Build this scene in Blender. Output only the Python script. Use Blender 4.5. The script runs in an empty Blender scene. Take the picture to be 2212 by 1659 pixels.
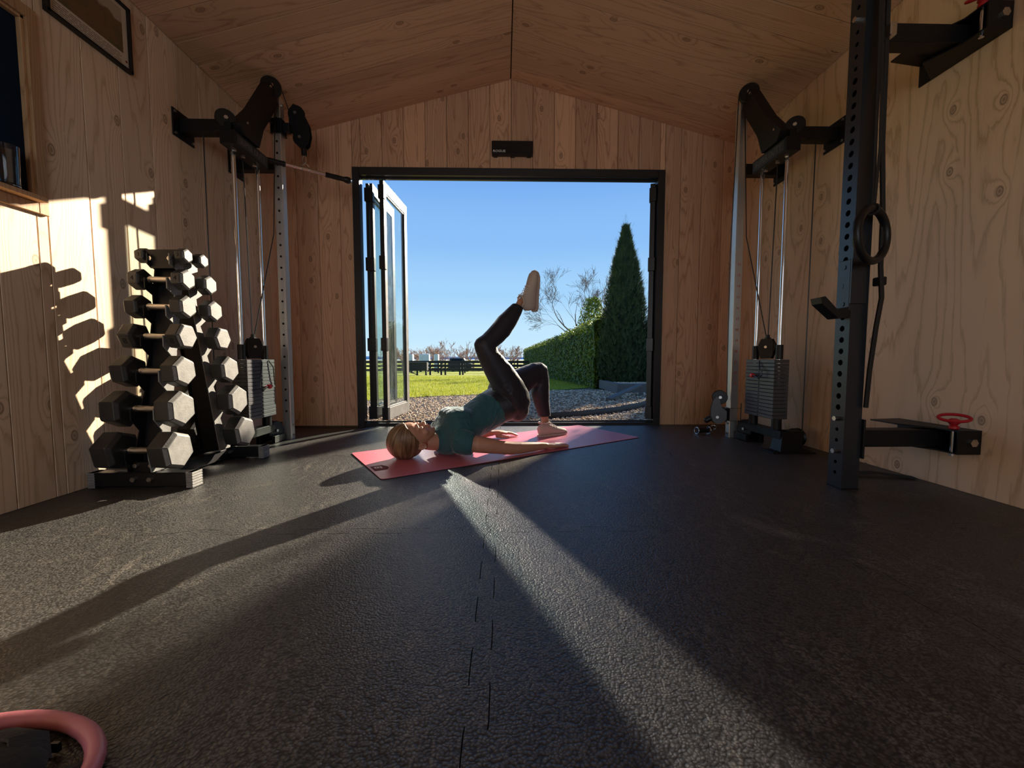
import bpy, bmesh, math, random
from mathutils import Vector as V, Matrix as M, noise

SC = bpy.context.scene
COL = SC.collection
R = math.radians

# ------------------------------------------------------------------ camera
cam = bpy.data.cameras.new('camera')
cam.sensor_width = 36.0
cam.lens = 36.0 * 874.5 / 2212.0
cam.clip_start = 0.02
cam.clip_end = 3000
camo = bpy.data.objects.new('camera', cam)
COL.objects.link(camo)
camo.location = (0, 0, 0.571)
camo.rotation_euler = (R(90) - 0.0641, 0, -0.0212)
SC.camera = camo

# ------------------------------------------------------------------ sky, sun, room light, exposure
SUN_AZ, SUN_EL = R(29.9), R(22.5)          # azimuth to the right of +Y
SC.view_settings.view_transform = 'Standard'
SC.view_settings.look = 'None'
SC.view_settings.gamma = 1.0
SC.view_settings.use_curve_mapping = False
SC.view_settings.exposure = 0.22
SC.cycles.use_denoising = True
SC.cycles.max_bounces = 10
SC.cycles.diffuse_bounces = 5
SC.cycles.glossy_bounces = 4
SC.cycles.transmission_bounces = 8
SC.cycles.transparent_max_bounces = 16
SC.cycles.sample_clamp_indirect = 4.0
SC.cycles.caustics_reflective = False
SC.cycles.caustics_refractive = False

w = bpy.data.worlds.new('sky')
SC.world = w
w.use_nodes = True
nt = w.node_tree
nt.nodes.clear()
wo = nt.nodes.new('ShaderNodeOutputWorld')
bg = nt.nodes.new('ShaderNodeBackground')
tc = nt.nodes.new('ShaderNodeTexCoord')
sx = nt.nodes.new('ShaderNodeSeparateXYZ')
rp = nt.nodes.new('ShaderNodeValToRGB')
nt.links.new(tc.outputs['Generated'], sx.inputs[0])
nt.links.new(sx.outputs['Z'], rp.inputs[0])
cr = rp.color_ramp
cr.interpolation = 'EASE'
SKY = [(0.0, (.62, .83, .96)), (.06, (.52, .77, .96)), (.16, (.36, .63, .93)), (.28, (.25, .50, .89)), (.44, (.16, .38, .84)), (1.0, (.08, .22, .62))]
while len(cr.elements) < len(SKY):
    cr.elements.new(.5)
for e, (p, c) in zip(cr.elements, SKY):
    e.position = p
    e.color = (*c, 1)
nt.links.new(rp.outputs[0], bg.inputs[0])
bg.inputs[1].default_value = .90
nt.links.new(bg.outputs[0], wo.inputs[0])


def lamp(name, typ, energy, color, loc, direction, **kw):
    l = bpy.data.lights.new(name, typ)
    l.energy = energy
    l.color = color
    for k, v_ in kw.items():
        setattr(l, k, v_)
    o = bpy.data.objects.new(name, l)
    COL.objects.link(o)
    o.location = loc
    o.rotation_euler = V(direction).to_track_quat('-Z', 'Y').to_euler()
    return o


SUN_DIR = V((-math.sin(SUN_AZ) * math.cos(SUN_EL), -math.cos(SUN_AZ) * math.cos(SUN_EL), -math.sin(SUN_EL)))
SUN_E = 14.0
lamp('sun', 'SUN', SUN_E, (1.0, .86, .66), (12, 20, 12), SUN_DIR, angle=R(.53))

# the sun mirrored by the open glazed door leaf (pane normal from its hinge line)
GL_A = V((-.985, 3.45, 0))
GL_B = V((-.943, 4.03, 0))
t_ = (GL_B - GL_A).normalized()
n_ = V((t_.y, -t_.x, 0))
REF = SUN_DIR - 2 * SUN_DIR.dot(n_) * n_
lamp('sun_glint_from_door_glass', 'AREA', 1.2, (1.0, .92, .80), (-.942, 3.74, 1.07), REF,
     shape='RECTANGLE', size=.185, size_y=1.62, spread=R(1.0))

# a weaker second glint from the next folded leaf
lamp('sun_glint_from_second_leaf', 'AREA', .11, (1.0, .92, .80), (-.95, 3.72, 1.15), (math.sin(R(36.9)) * math.cos(SUN_EL), -math.cos(R(36.9)) * math.cos(SUN_EL), -math.sin(SUN_EL)),
     shape='RECTANGLE', size=.10, size_y=1.4, spread=R(1.6))

# added fill lamp behind the camera, set in the rear wall's opening
lamp('rear_fill_lamp', 'AREA', 20.0, (1.0, .96, .92), (0.1, -2.55, 1.25), (0, 1, .05),
     shape='RECTANGLE', size=2.6, size_y=1.7)

# ------------------------------------------------------------------ helpers
WM = {}


def props(o, label=None, cat=None, group=None, kind=None):
    if label:
        o['label'] = label
    if cat:
        o['category'] = cat
    if group:
        o['group'] = group
    if kind:
        o['kind'] = kind
    return o


def thing(name, label=None, cat=None, loc=(0, 0, 0), rz=0.0, group=None, kind=None):
    o = bpy.data.objects.new(name, None)
    o.empty_display_size = .05
    COL.objects.link(o)
    o.location = loc
    o.rotation_euler = (0, 0, rz)
    WM[o.name] = M.Translation(V(loc)) @ M.Rotation(rz, 4, 'Z')
    return props(o, label, cat, group, kind)


class B:
    """collects shapes in world coordinates into one bmesh"""

    def __init__(s):
        s.b = bmesh.new()
        s.mi = 0

    def _mark(s, faces):
        for f in faces:
            f.material_index = s.mi

    def box(s, c, d, rot=None, bev=0.0, seg=1):
        r = bmesh.ops.create_cube(s.b, size=1)
        vs = r['verts']
        m = M.Translation(V(c)) @ (rot.to_4x4() if rot else M.Identity(4)) @ M.Diagonal((*d, 1))
        bmesh.ops.transform(s.b, matrix=m, verts=vs)
        fs = {f for v_ in vs for f in v_.link_faces}
        s._mark(fs)
        if bev > 0:
            es = list({e for v_ in vs for e in v_.link_edges})
            r2 = bmesh.ops.bevel(s.b, geom=es, offset=bev, segments=seg, affect='EDGES', profile=.5)
            s._mark(r2['faces'])
        return s

    def rng(s, x, y, z, bev=0.0):
        return s.box(((x[0] + x[1]) / 2, (y[0] + y[1]) / 2, (z[0] + z[1]) / 2),
                     (abs(x[1] - x[0]), abs(y[1] - y[0]), abs(z[1] - z[0])), bev=bev)

    def cyl(s, a, b, r, r2=None, n=16, caps=True):
        a, b = V(a), V(b)
        d = b - a
        if r2 is None:
            r2 = r
        q = d.to_track_quat('Z', 'Y').to_matrix()
        va, vb = [], []
        for i in range(n):
            t = 2 * math.pi * i / n
            p = q @ V((math.cos(t), math.sin(t), 0))
            va.append(s.b.verts.new(a + p * r))
            vb.append(s.b.verts.new(b + p * r2))
        fs = [s.b.faces.new((va[i], va[(i + 1) % n], vb[(i + 1) % n], vb[i])) for i in range(n)]
        if caps:
            fs.append(s.b.faces.new(va[::-1]))
            fs.append(s.b.faces.new(vb))
        s._mark(fs)
        return s

    def tube(s, pts, r, n=8, closed=False, flat=None):
        pts = [V(p) for p in pts]
        N = len(pts)
        rings = []
        up = None
        for i, p in enumerate(pts):
            a = pts[(i - 1) % N] if (closed or i) else p
            b = pts[(i + 1) % N] if (closed or i < N - 1) else p
            t = (b - a).normalized()
            if up is None:
                up = t.orthogonal().normalized()
                if flat is not None:
                    up = (V(flat) - V(flat).dot(t) * t).normalized()
            else:
                up = (up - up.dot(t) * t).normalized()
                if flat is not None:
                    up = (V(flat) - V(flat).dot(t) * t).normalized()
            sd = t.cross(up)
            rr = r[i] if isinstance(r, list) else r
            if isinstance(rr, tuple):
                ra, rb = rr
            else:
                ra = rb = rr
            rings.append([s.b.verts.new(p + up * (math.cos(2 * math.pi * k / n) * ra) + sd * (math.sin(2 * math.pi * k / n) * rb)) for k in range(n)])
        fs = []
        for i in range(N if closed else N - 1):
            A, Bq = rings[i], rings[(i + 1) % N]
            for k in range(n):
                fs.append(s.b.faces.new((A[k], A[(k + 1) % n], Bq[(k + 1) % n], Bq[k])))
        if not closed:
            fs.append(s.b.faces.new(rings[0][::-1]))
            fs.append(s.b.faces.new(rings[-1]))
        s._mark(fs)
        return s

    def prism(s, poly, ext):
        """poly: list of 3d points, extruded by vector ext"""
        ext = V(ext)
        a = [s.b.verts.new(V(p)) for p in poly]
        b = [s.b.verts.new(V(p) + ext) for p in poly]
        n = len(a)
        fs = [s.b.faces.new((a[i], a[(i + 1) % n], b[(i + 1) % n], b[i])) for i in range(n)]
        fs.append(s.b.faces.new(a[::-1]))
        fs.append(s.b.faces.new(b))
        s._mark(fs)
        return s

    def ell(s, c, r, n=16, m=10, rot=None):
        res = bmesh.ops.create_uvsphere(s.b, u_segments=n, v_segments=m, radius=1)
        mm = M.Translation(V(c)) @ (rot.to_4x4() if rot else M.Identity(4)) @ M.Diagonal((*r, 1))
        bmesh.ops.transform(s.b, matrix=mm, verts=res['verts'])
        s._mark({f for v_ in res['verts'] for f in v_.link_faces})
        return s

    def torus(s, c, axis, Rr, r, n=32, k=10):
        q = V(axis).to_track_quat('Z', 'Y').to_matrix()
        pts = [V(c) + q @ V((Rr * math.cos(2 * math.pi * i / n), Rr * math.sin(2 * math.pi * i / n), 0)) for i in range(n)]
        return s.tube(pts, r, n=k, closed=True)

    def lathe(s, c, axis, prof, n=24):
        """prof: (radius, height along axis)"""
        q = V(axis).to_track_quat('Z', 'Y').to_matrix()
        rings = []
        for r, h in prof:
            rings.append([s.b.verts.new(V(c) + q @ V((max(r, 1e-4) * math.cos(2 * math.pi * i / n), max(r, 1e-4) * math.sin(2 * math.pi * i / n), h))) for i in range(n)])
        fs = []
        for A, Bq in zip(rings, rings[1:]):
            for i in range(n):
                fs.append(s.b.faces.new((A[i], A[(i + 1) % n], Bq[(i + 1) % n], Bq[i])))
        fs.append(s.b.faces.new(rings[0][::-1]))
        fs.append(s.b.faces.new(rings[-1]))
        s._mark(fs)
        return s

    def loft(s, rings):
        rr = [[s.b.verts.new(p) for p in ring] for ring in rings]
        n = len(rr[0])
        fs = []
        for A, Bq in zip(rr, rr[1:]):
            for i in range(n):
                fs.append(s.b.faces.new((A[i], A[(i + 1) % n], Bq[(i + 1) % n], Bq[i])))
        fs.append(s.b.faces.new(rr[0][::-1]))
        fs.append(s.b.faces.new(rr[-1]))
        s._mark(fs)
        return s

    def quad(s, *p):
        f = s.b.faces.new([s.b.verts.new(V(q)) for q in p])
        f.material_index = s.mi
        return s


def link(name, me, mats, parent=None, kind=None):
    o = bpy.data.objects.new(name, me)
    for m_ in (mats if isinstance(mats, (list, tuple)) else [mats]):
        me.materials.append(m_)
    COL.objects.link(o)
    if parent is not None:
        o.parent = parent
        WM[o.name] = WM[parent.name]
        me.transform(WM[parent.name].inverted())
    else:
        WM[o.name] = M.Identity(4)
    if kind:
        o['kind'] = kind
    return o


def obj(name, b, mats, parent=None, smooth=35, kind=None, label=None, cat=None, group=None, recalc=True):
    if recalc:
        bmesh.ops.recalc_face_normals(b.b, faces=b.b.faces[:])
    me = bpy.data.meshes.new(name)
    b.b.to_mesh(me)
    b.b.free()
    if smooth:
        me.polygons.foreach_set('use_smooth', [True] * len(me.polygons))
        me.set_sharp_from_angle(angle=R(smooth))
    o = link(name, me, mats, parent, kind)
    props(o, label, cat, group)
    return o


def text_mesh(txt, size, extrude, origin, xdir, ydir, align='LEFT', sx=1.0, bold=0.0):
    cu = bpy.data.curves.new('t', 'FONT')
    cu.body = txt
    cu.size = size
    cu.extrude = extrude
    cu.offset = bold
    cu.align_x = align
    cu.align_y = 'CENTER'
    cu.resolution_u = 3
    o = bpy.data.objects.new('t', cu)
    COL.objects.link(o)
    dg = bpy.context.evaluated_depsgraph_get()
    me = bpy.data.meshes.new_from_object(o.evaluated_get(dg))
    bpy.data.objects.remove(o)
    X = V(xdir).normalized()
    Y = V(ydir).normalized()
    Z = X.cross(Y)
    m = M(((X.x * sx, Y.x, Z.x, origin[0]), (X.y * sx, Y.y, Z.y, origin[1]), (X.z * sx, Y.z, Z.z, origin[2]), (0, 0, 0, 1)))
    me.transform(m)
    return me


def dup_part(src, parent, mloc):
    """another object sharing a piece's mesh, shifted by mloc"""
    o = src.copy()
    COL.objects.link(o)
    o.parent = parent
    o.location = V(src.location) + V(mloc)
    return o
# ------------------------------------------------------------------ materials
def nmat(name):
    m = bpy.data.materials.new(name)
    m.use_nodes = True
    t = m.node_tree
    t.nodes.clear()
    return m, t


class N:
    def __init__(s, t):
        s.t = t

    def new(s, typ, **kw):
        n = s.t.nodes.new(typ)
        for k, v_ in kw.items():
            if k.startswith('i_'):
                key = k[2:]
                key = int(key) if key.isdigit() else key.replace('_', ' ')
                s.put(n.inputs[key], v_)
            else:
                setattr(n, k, v_)
        return n

    def put(s, sock, v_):
        if hasattr(v_, 'is_output') or isinstance(v_, bpy.types.NodeSocket):
            s.t.links.new(v_, sock)
        elif isinstance(v_, (tuple, list)) and len(v_) == 3 and sock.type == 'RGBA':
            sock.default_value = (*v_, 1)
        else:
            sock.default_value = v_

    def math(s, op, a, b=None, c=None, clamp=False):
        n = s.t.nodes.new('ShaderNodeMath')
        n.operation = op
        n.use_clamp = clamp
        s.put(n.inputs[0], a)
        if b is not None:
            s.put(n.inputs[1], b)
        if c is not None:
            s.put(n.inputs[2], c)
        return n.outputs[0]

    def vmath(s, op, a, b):
        n = s.t.nodes.new('ShaderNodeVectorMath')
        n.operation = op
        s.put(n.inputs[0], a)
        s.put(n.inputs[1], b)
        return n.outputs[0]

    def mix(s, f, a, b, typ='MIX'):
        n = s.t.nodes.new('ShaderNodeMix')
        n.data_type = 'RGBA'
        n.blend_type = typ
        s.put(n.inputs[0], f)
        s.put(n.inputs[6], a)
        s.put(n.inputs[7], b)
        return n.outputs[2]

    def ramp(s, f, stops):
        n = s.t.nodes.new('ShaderNodeValToRGB')
        e = n.color_ramp.elements
        while len(e) < len(stops):
            e.new(.5)
        for q, (p, c) in zip(e, stops):
            q.position = p
            q.color = (*c, 1) if not isinstance(c, (int, float)) else (c, c, c, 1)
        s.put(n.inputs[0], f)
        return n.outputs[0]

    def noise(s, vec, scale, detail=2, rough=.5, dist=0):
        n = s.t.nodes.new('ShaderNodeTexNoise')
        s.put(n.inputs['Vector'], vec)
        n.inputs['Scale'].default_value = scale
        n.inputs['Detail'].default_value = detail
        n.inputs['Roughness'].default_value = rough
        n.inputs['Distortion'].default_value = dist
        return n.outputs['Fac']

    def out(s, sh):
        o = s.t.nodes.new('ShaderNodeOutputMaterial')
        s.t.links.new(sh, o.inputs[0])

    def bump(s, h, dist, strength=1.0):
        n = s.t.nodes.new('ShaderNodeBump')
        s.put(n.inputs['Height'], h)
        n.inputs['Distance'].default_value = dist
        n.inputs['Strength'].default_value = strength
        return n.outputs[0]

    def pbsdf(s, **kw):
        n = s.t.nodes.new('ShaderNodeBsdfPrincipled')
        for k, v_ in kw.items():
            s.put(n.inputs[k.replace('_', ' ')], v_)
        return n.outputs[0]

    def objco(s):
        return s.t.nodes.new('ShaderNodeTexCoord').outputs['Object']


def simple(name, col, rough=.5, metal=0.0, var=.12, scale=40.0, bump=0.0, bscale=None, **kw):
    m, t = nmat(name)
    n = N(t)
    co = n.objco()
    f = n.noise(co, scale, 4, .6)
    c = n.mix(f, tuple(x * (1 - var) for x in col), tuple(min(1, x * (1 + var)) for x in col))
    a = dict(Base_Color=c, Roughness=n.math('MULTIPLY_ADD', f, rough * .3, rough * .85), Metallic=metal)
    if bump:
        a['Normal'] = n.bump(n.noise(co, bscale or scale * 4, 3), bump)
    a.update(kw)
    n.out(n.pbsdf(**a))
    return m


def wood(name, light=(.66, .43, .235), dark=(.40, .215, .10), u=6.0, ring=26.0, knots=.5, length=.35, kn=(5.2, 3.0), tint=.16):
    """grain runs along the object's local Z; closed contours of stretched noise make cathedral figures"""
    m, t = nmat(name)
    n = N(t)
    co = n.objco()
    rnd = n.new('ShaderNodeObjectInfo').outputs['Random']
    off = n.new('ShaderNodeCombineXYZ', i_0=n.math('MULTIPLY', rnd, 37.3), i_1=n.math('MULTIPLY', rnd, 91.7), i_2=n.math('MULTIPLY', rnd, 53.1)).outputs[0]
    p = n.vmath('ADD', co, off)
    # knots: stretched voronoi cells, only some of them carry one
    ps = n.new('ShaderNodeSeparateXYZ', i_0=p)
    kv = n.new('ShaderNodeCombineXYZ', i_0=n.math('MULTIPLY', n.math('ADD', ps.outputs[0], ps.outputs[1]), kn[0]), i_1=n.math('MULTIPLY', ps.outputs[2], kn[1])).outputs[0]
    vo = n.new('ShaderNodeTexVoronoi', feature='F1', voronoi_dimensions='2D', i_Vector=kv, i_Scale=1.0, i_Randomness=.95)
    sel = n.new('ShaderNodeSeparateColor', i_0=vo.outputs['Color']).outputs[0]
    has = n.math('LESS_THAN', sel, knots)
    d = vo.outputs['Distance']
    swirl = n.math('MULTIPLY', n.math('POWER', 2.718, n.math('MULTIPLY', d, -7.0)), has)
    g = n.noise(n.vmath('MULTIPLY', p, (u, u, u * length * .25)), 1.0, 1.5, .45)
    ph = n.math('ADD', n.math('MULTIPLY', g, ring), n.math('MULTIPLY', swirl, 4.0))
    wig = n.noise(n.vmath('MULTIPLY', p, (40, 40, 5)), 1.0, 3, .6)
    ph = n.math('ADD', ph, n.math('MULTIPLY', wig, .9))
    fr = n.math('FRACT', ph)
    late = n.ramp(fr, [(0.0, 1.0), (.09, .22), (.45, 0.0), (.78, .18), (1.0, 1.0)])
    fib = n.noise(n.vmath('MULTIPLY', p, (260, 260, 6)), 1.0, 3, .65)
    broad = n.noise(n.vmath('MULTIPLY', p, (3.0, 3.0, .6)), 1.0, 2, .5)
    f = n.math('ADD', n.math('MULTIPLY', late, .85), n.math('MULTIPLY', n.math('SUBTRACT', fib, .5), .5))
    f = n.math('ADD', f, n.math('MULTIPLY', n.math('SUBTRACT', broad, .5), 1.1), clamp=True)
    c = n.mix(f, light, dark)
    kd = n.math('MULTIPLY', n.ramp(d, [(0.0, .95), (.030, .5), (.044, .35), (.060, 1.0), (.085, .0)]), has)
    c = n.mix(n.math('MULTIPLY', kd, .75), c, (.13, .06, .028))
    tv = n.math('MULTIPLY_ADD', n.math('FRACT', n.math('MULTIPLY', rnd, 17.7)), tint * 2, 1 - tint)
    c = n.mix(1.0, c, n.new('ShaderNodeCombineColor', i_0=tv, i_1=tv, i_2=tv).outputs[0], 'MULTIPLY')
    h = n.math('ADD', n.math('MULTIPLY', fib, .5), n.math('MULTIPLY', late, -.4))
    n.out(n.pbsdf(Base_Color=c, Roughness=n.math('MULTIPLY_ADD', late, -.12, .58), Normal=n.bump(h, .0006, .6), Specular_IOR_Level=.35))
    return m


MW_WALL = wood('pine_boards', (.70, .525, .37), (.48, .33, .205), length=.22, knots=.36)
MW_BACK = wood('pine_boards_red', (.65, .40, .25), (.40, .21, .12), u=7.0, ring=24, knots=.45, length=.24)
MW_CEIL = wood('pine_ceiling', (.64, .425, .275), (.42, .25, .15), u=6.0, ring=22, knots=.3, tint=.10, length=.24)
MW_PLY = wood('plywood', (.76, .525, .34), (.50, .31, .17), u=3.4, ring=15, knots=.36, length=.45, kn=(5.6, 3.6), tint=.05)
MW_TRIM = wood('trim_pine', (.55, .33, .17), (.36, .19, .09), u=9, ring=16, knots=.1)

# rubber floor: pebbled relief, scuffs and chalk dust
def rubber_floor():
    m, t = nmat('rubber_floor')
    n = N(t)
    co = n.objco()
    wv = n.new('ShaderNodeTexNoise', i_Vector=co, i_Scale=60.0, i_Detail=1.0)
    dv = n.vmath('ADD', co, n.vmath('MULTIPLY', n.vmath('SUBTRACT', wv.outputs['Color'], (.5, .5, .5)), (.008, .008, 0)))
    dv = n.vmath('MULTIPLY', dv, (1, 1.1, 1))
    vo = n.new('ShaderNodeTexVoronoi', feature='SMOOTH_F1', i_Vector=dv, i_Scale=185.0, i_Smoothness=.15)
    h = n.math('SUBTRACT', 1.0, vo.outputs['Distance'])
    big = n.noise(co, 2.2, 4, .62)
    st = n.noise(n.vmath('MULTIPLY', co, (9, 3, 1)), 1.6, 5, .7, 1.5)
    sc = n.ramp(st, [(.50, 0.0), (.68, 1.0)])
    dust = n.math('MULTIPLY', sc, n.ramp(big, [(.38, .1), (.60, 1.0)]))
    c = n.mix(n.math('MULTIPLY', dust, .55), (.070, .068, .066), (.26, .235, .195))
    c = n.mix(n.ramp(vo.outputs['Distance'], [(.25, 0.0), (.70, .85)]), c, (.008, .008, .009))
    n.out(n.pbsdf(Base_Color=c, Roughness=n.math('MULTIPLY_ADD', big, .16, .36), Specular_IOR_Level=.6,
                  Normal=n.bump(h, .0014, .9)))
    return m


M_FLOOR = rubber_floor()
M_SUB = simple('subfloor', (.10, .055, .03), .8, scale=6)
M_BLACK = simple('black_powder_coat', (.006, .006, .007), .46, bump=.0003, bscale=900, Specular_IOR_Level=.3)
M_BLACKSAT = simple('black_satin_steel', (.013, .014, .017), .30, bump=.0002, bscale=700)
M_FRAME = simple('black_aluminium', (.016, .016, .018), .38)
M_LEAFFR = simple('sunlit_weathered_frame', (.20, .19, .18), .36, var=.5, scale=14)  # grey base holds the sun's sheen on black frame as well as weathering
M_PLASTIC = simple('black_plastic', (.008, .008, .009), .38, Specular_IOR_Level=.35)
M_RUBBER = simple('dumbbell_rubber', (.022, .022, .022), .45, var=.35, scale=30, bump=.0006, bscale=260)
M_RUBEND = simple('worn_sunlit_grey', (.20, .197, .19), .55, var=.62, scale=26, bump=.0006, bscale=200)  # scuffs, with sunlight painted into the pale grey
M_CHROME = simple('chrome', (.80, .80, .82), .10, 1.0, var=.05)
M_KNURL = simple('knurled_steel', (.62, .58, .52), .32, 1.0, bump=.0006, bscale=500)
M_GALV = simple('galvanised_steel', (.66, .66, .65), .36, .88, var=.07, scale=18)
M_STEELD = simple('bolt_steel', (.62, .60, .56), .28, 1.0)
M_STACK = simple('painted_weight_plate', (.070, .072, .082), .38, var=.1)
M_HOLE = simple('dark_hole', (.003, .003, .003), .9)
M_RACKBLUE = simple('black_rack_steel', (.020, .022, .027), .30, bump=.0002, bscale=800)
M_RED = simple('red_coated_steel', (.42, .012, .020), .35)
M_REDKNOB = simple('red_knob', (.75, .03, .03), .35)
M_CABLE = simple('black_cable', (.010, .010, .010), .35)
M_WEB = simple('black_webbing', (.013, .012, .012), .75, bump=.0006, bscale=600)
M_TUBE = simple('pink_rubber_tube', (.62, .20, .24), .48)
M_BAG = simple('black_fabric', (.008, .008, .010), .8, bump=.002, bscale=120)
M_WHITE = simple('white_print', (.62, .62, .62), .5)
M_GREYTXT = simple('grey_lettering', (.085, .085, .09), .5)
M_ORANGE = simple('orange_print', (.55, .07, .02), .5)
M_GRILL = simple('beam_label_black', (.02, .02, .022), .4)


def pane_glass(name, dirt=.06):
    m, t = nmat(name)
    n = N(t)
    fr = n.new('ShaderNodeFresnel', i_IOR=1.6)
    bk = n.new('ShaderNodeNewGeometry').outputs['Backfacing']
    tr = n.new('ShaderNodeBsdfTransparent', i_Color=(.90, .96, .94))
    gl = n.new('ShaderNodeBsdfGlossy', i_Color=(1, 1, 1), i_Roughness=.02)
    df = n.new('ShaderNodeBsdfDiffuse', i_Color=(.75, .8, .8))
    co = n.objco()
    d = n.math('MULTIPLY', n.ramp(n.noise(n.vmath('MULTIPLY', co, (14, 14, 3)), 2.0, 5, .7), [(.45, .15), (.75, 1.0)]), dirt)
    m1 = n.new('ShaderNodeMixShader', i_0=n.math('MULTIPLY', fr.outputs[0], n.math('SUBTRACT', 1.0, bk), clamp=True), i_1=tr.outputs[0], i_2=gl.outputs[0])
    m2 = n.new('ShaderNodeMixShader', i_0=d, i_1=m1.outputs[0], i_2=df.outputs[0])
    n.out(m2.outputs[0])
    return m


M_PANE = pane_glass('window_glass')
M_DARKPANE = simple('dark_blue_window', (.004, .013, .032), .7, var=.1, Specular_IOR_Level=.12)


def clear_glass():
    m, t = nmat('drinking_glass')
    n = N(t)
    n.out(n.pbsdf(Base_Color=(.95, .98, 1), Roughness=.02, Transmission_Weight=1.0, IOR=1.45))
    return m


M_GLASS = clear_glass()


def yoga():
    m, t = nmat('pink_yoga_mat')
    n = N(t)
    co = n.objco()
    f = n.noise(co, 6, 4, .6)
    sp = n.noise(co, 90, 2, .5)
    mask = n.math('MULTIPLY', n.ramp(sp, [(.60, 0.0), (.66, 1.0)]), n.ramp(n.noise(co, 4.5, 2), [(.48, 0.0), (.60, 1.0)]))
    c = n.mix(f, (.59, .155, .215), (.67, .20, .26))
    c = n.mix(n.math('MULTIPLY', mask, .55), c, (.26, .035, .055))
    n.out(n.pbsdf(Base_Color=c, Roughness=n.math('MULTIPLY_ADD', f, .14, .27), Normal=n.bump(n.noise(co, 500, 2), .0002), Specular_IOR_Level=.55))
    return m


M_YOGA = yoga()
M_MATEDGE = simple('mat_underside', (.02, .012, .014), .7)
M_EMBLEM = simple('dark_red_print', (.17, .008, .018), .7, Specular_IOR_Level=.15)
M_EMBW = simple('pale_pink_print', (.75, .45, .45), .5)


def skin():
    m, t = nmat('skin')
    n = N(t)
    co = n.objco()
    f = n.noise(co, 14, 4, .6)
    c = n.mix(f, (.48, .235, .145), (.60, .315, .205))
    n.out(n.pbsdf(Base_Color=c, Roughness=.46, Subsurface_Weight=.12, Subsurface_Radius=(.02, .008, .004), Normal=n.bump(n.noise(co, 220, 3), .0005)))
    return m


M_SKIN = skin()
M_LIP = simple('lips', (.45, .14, .11), .4)
M_EYE = simple('eye_white', (.7, .68, .64), .2)
M_IRIS = simple('iris', (.05, .06, .07), .2)


def cloth(name, a, b, rough=.75, sheen=.3, scale=300, fold=None):
    m, t = nmat(name)
    n = N(t)
    co = n.objco()
    f = n.noise(co, 7, 3)
    h = n.noise(co, scale, 2)
    nrm = n.bump(h, .0006, .6)
    if fold:
        fb = n.noise(n.vmath('MULTIPLY', co, fold), 1.0, 2.0, .5, .6)
        bn = n.new('ShaderNodeBump', i_Height=fb, i_Normal=nrm)
        bn.inputs['Distance'].default_value = .012
        nrm = bn.outputs[0]
    n.out(n.pbsdf(Base_Color=n.mix(f, a, b), Roughness=rough, Sheen_Weight=sheen, Sheen_Roughness=.4, Normal=nrm))
    return m


M_SHIRT = cloth('teal_cotton', (.018, .085, .105), (.028, .118, .142), .8, .3, fold=(18, 18, 18))
M_LEGG = cloth('black_leggings', (.012, .012, .021), (.016, .016, .026), .56, .2)
M_SHOE = cloth('pale_canvas', (.52, .43, .37), (.58, .48, .42), .8, .1)
M_SOLE = simple('pale_sole', (.60, .50, .44), .6)
M_LACE = simple('white_lace', (.75, .72, .68), .7)


def hair():
    m, t = nmat('blonde_hair')
    n = N(t)
    co = n.objco()
    v_ = n.new('ShaderNodeTexCoord').outputs['UV']
    s1 = n.noise(n.vmath('MULTIPLY', v_, (210, 2.2, 1)), 1.0, 4, .65)
    s2 = n.noise(n.vmath('MULTIPLY', v_, (46, 2.6, 1)), 1.0, 3, .6)
    f = n.math('ADD', n.math('MULTIPLY', s1, .45), n.math('MULTIPLY', s2, .6))
    c = n.ramp(f, [(.36, (.035, .016, .008)), (.49, (.135, .070, .032)), (.61, (.32, .19, .095)), (.78, (.60, .42, .24))])
    n.out(n.pbsdf(Base_Color=c, Roughness=.38, Normal=n.bump(f, .006, .8), Specular_IOR_Level=.6))
    return m


M_HAIR = hair()

# outdoors
def ground(name, stops, scale, rough=.9, bump=.01):
    m, t = nmat(name)
    n = N(t)
    co = n.objco()
    f = n.noise(co, scale, 8, .7)
    n.out(n.pbsdf(Base_Color=n.ramp(f, stops), Roughness=rough, Normal=n.bump(f, bump), Specular_IOR_Level=.2))
    return m


M_GRAVEL = ground('gravel_bed', [(.3, (.08, .05, .03)), (.5, (.22, .155, .095)), (.7, (.42, .32, .21))], 30)
M_SOIL = ground('lawn_soil', [(.3, (.17, .21, .016)), (.6, (.33, .36, .04))], 1.5)
M_FIELD = ground('far_field', [(.3, (.20, .22, .05)), (.6, (.30, .27, .10))], .1)
M_HILL = simple('hazed_hills', (.30, .45, .62), .95, scale=.01)  # blue haze of the distance is mixed into this colour
M_SEA = simple('sea_water', (.50, .64, .76), .9, scale=.02)


def vcol(name, a, b, rough=.6, scale=3.0, trans=0.0):
    m, t = nmat(name)
    n = N(t)
    co = n.objco()
    f = n.noise(co, scale, 3, .6)
    c = n.mix(n.ramp(f, [(.3, 0.0), (.7, 1.0)]), a, b)
    s1 = n.pbsdf(Base_Color=c, Roughness=rough, Specular_IOR_Level=.25)
    if trans:
        tr = n.new('ShaderNodeBsdfTranslucent', i_Color=c)
        mx = n.new('ShaderNodeMixShader', i_0=trans, i_1=s1, i_2=tr.outputs[0])
        n.out(mx.outputs[0])
    else:
        n.out(s1)
    return m


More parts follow.
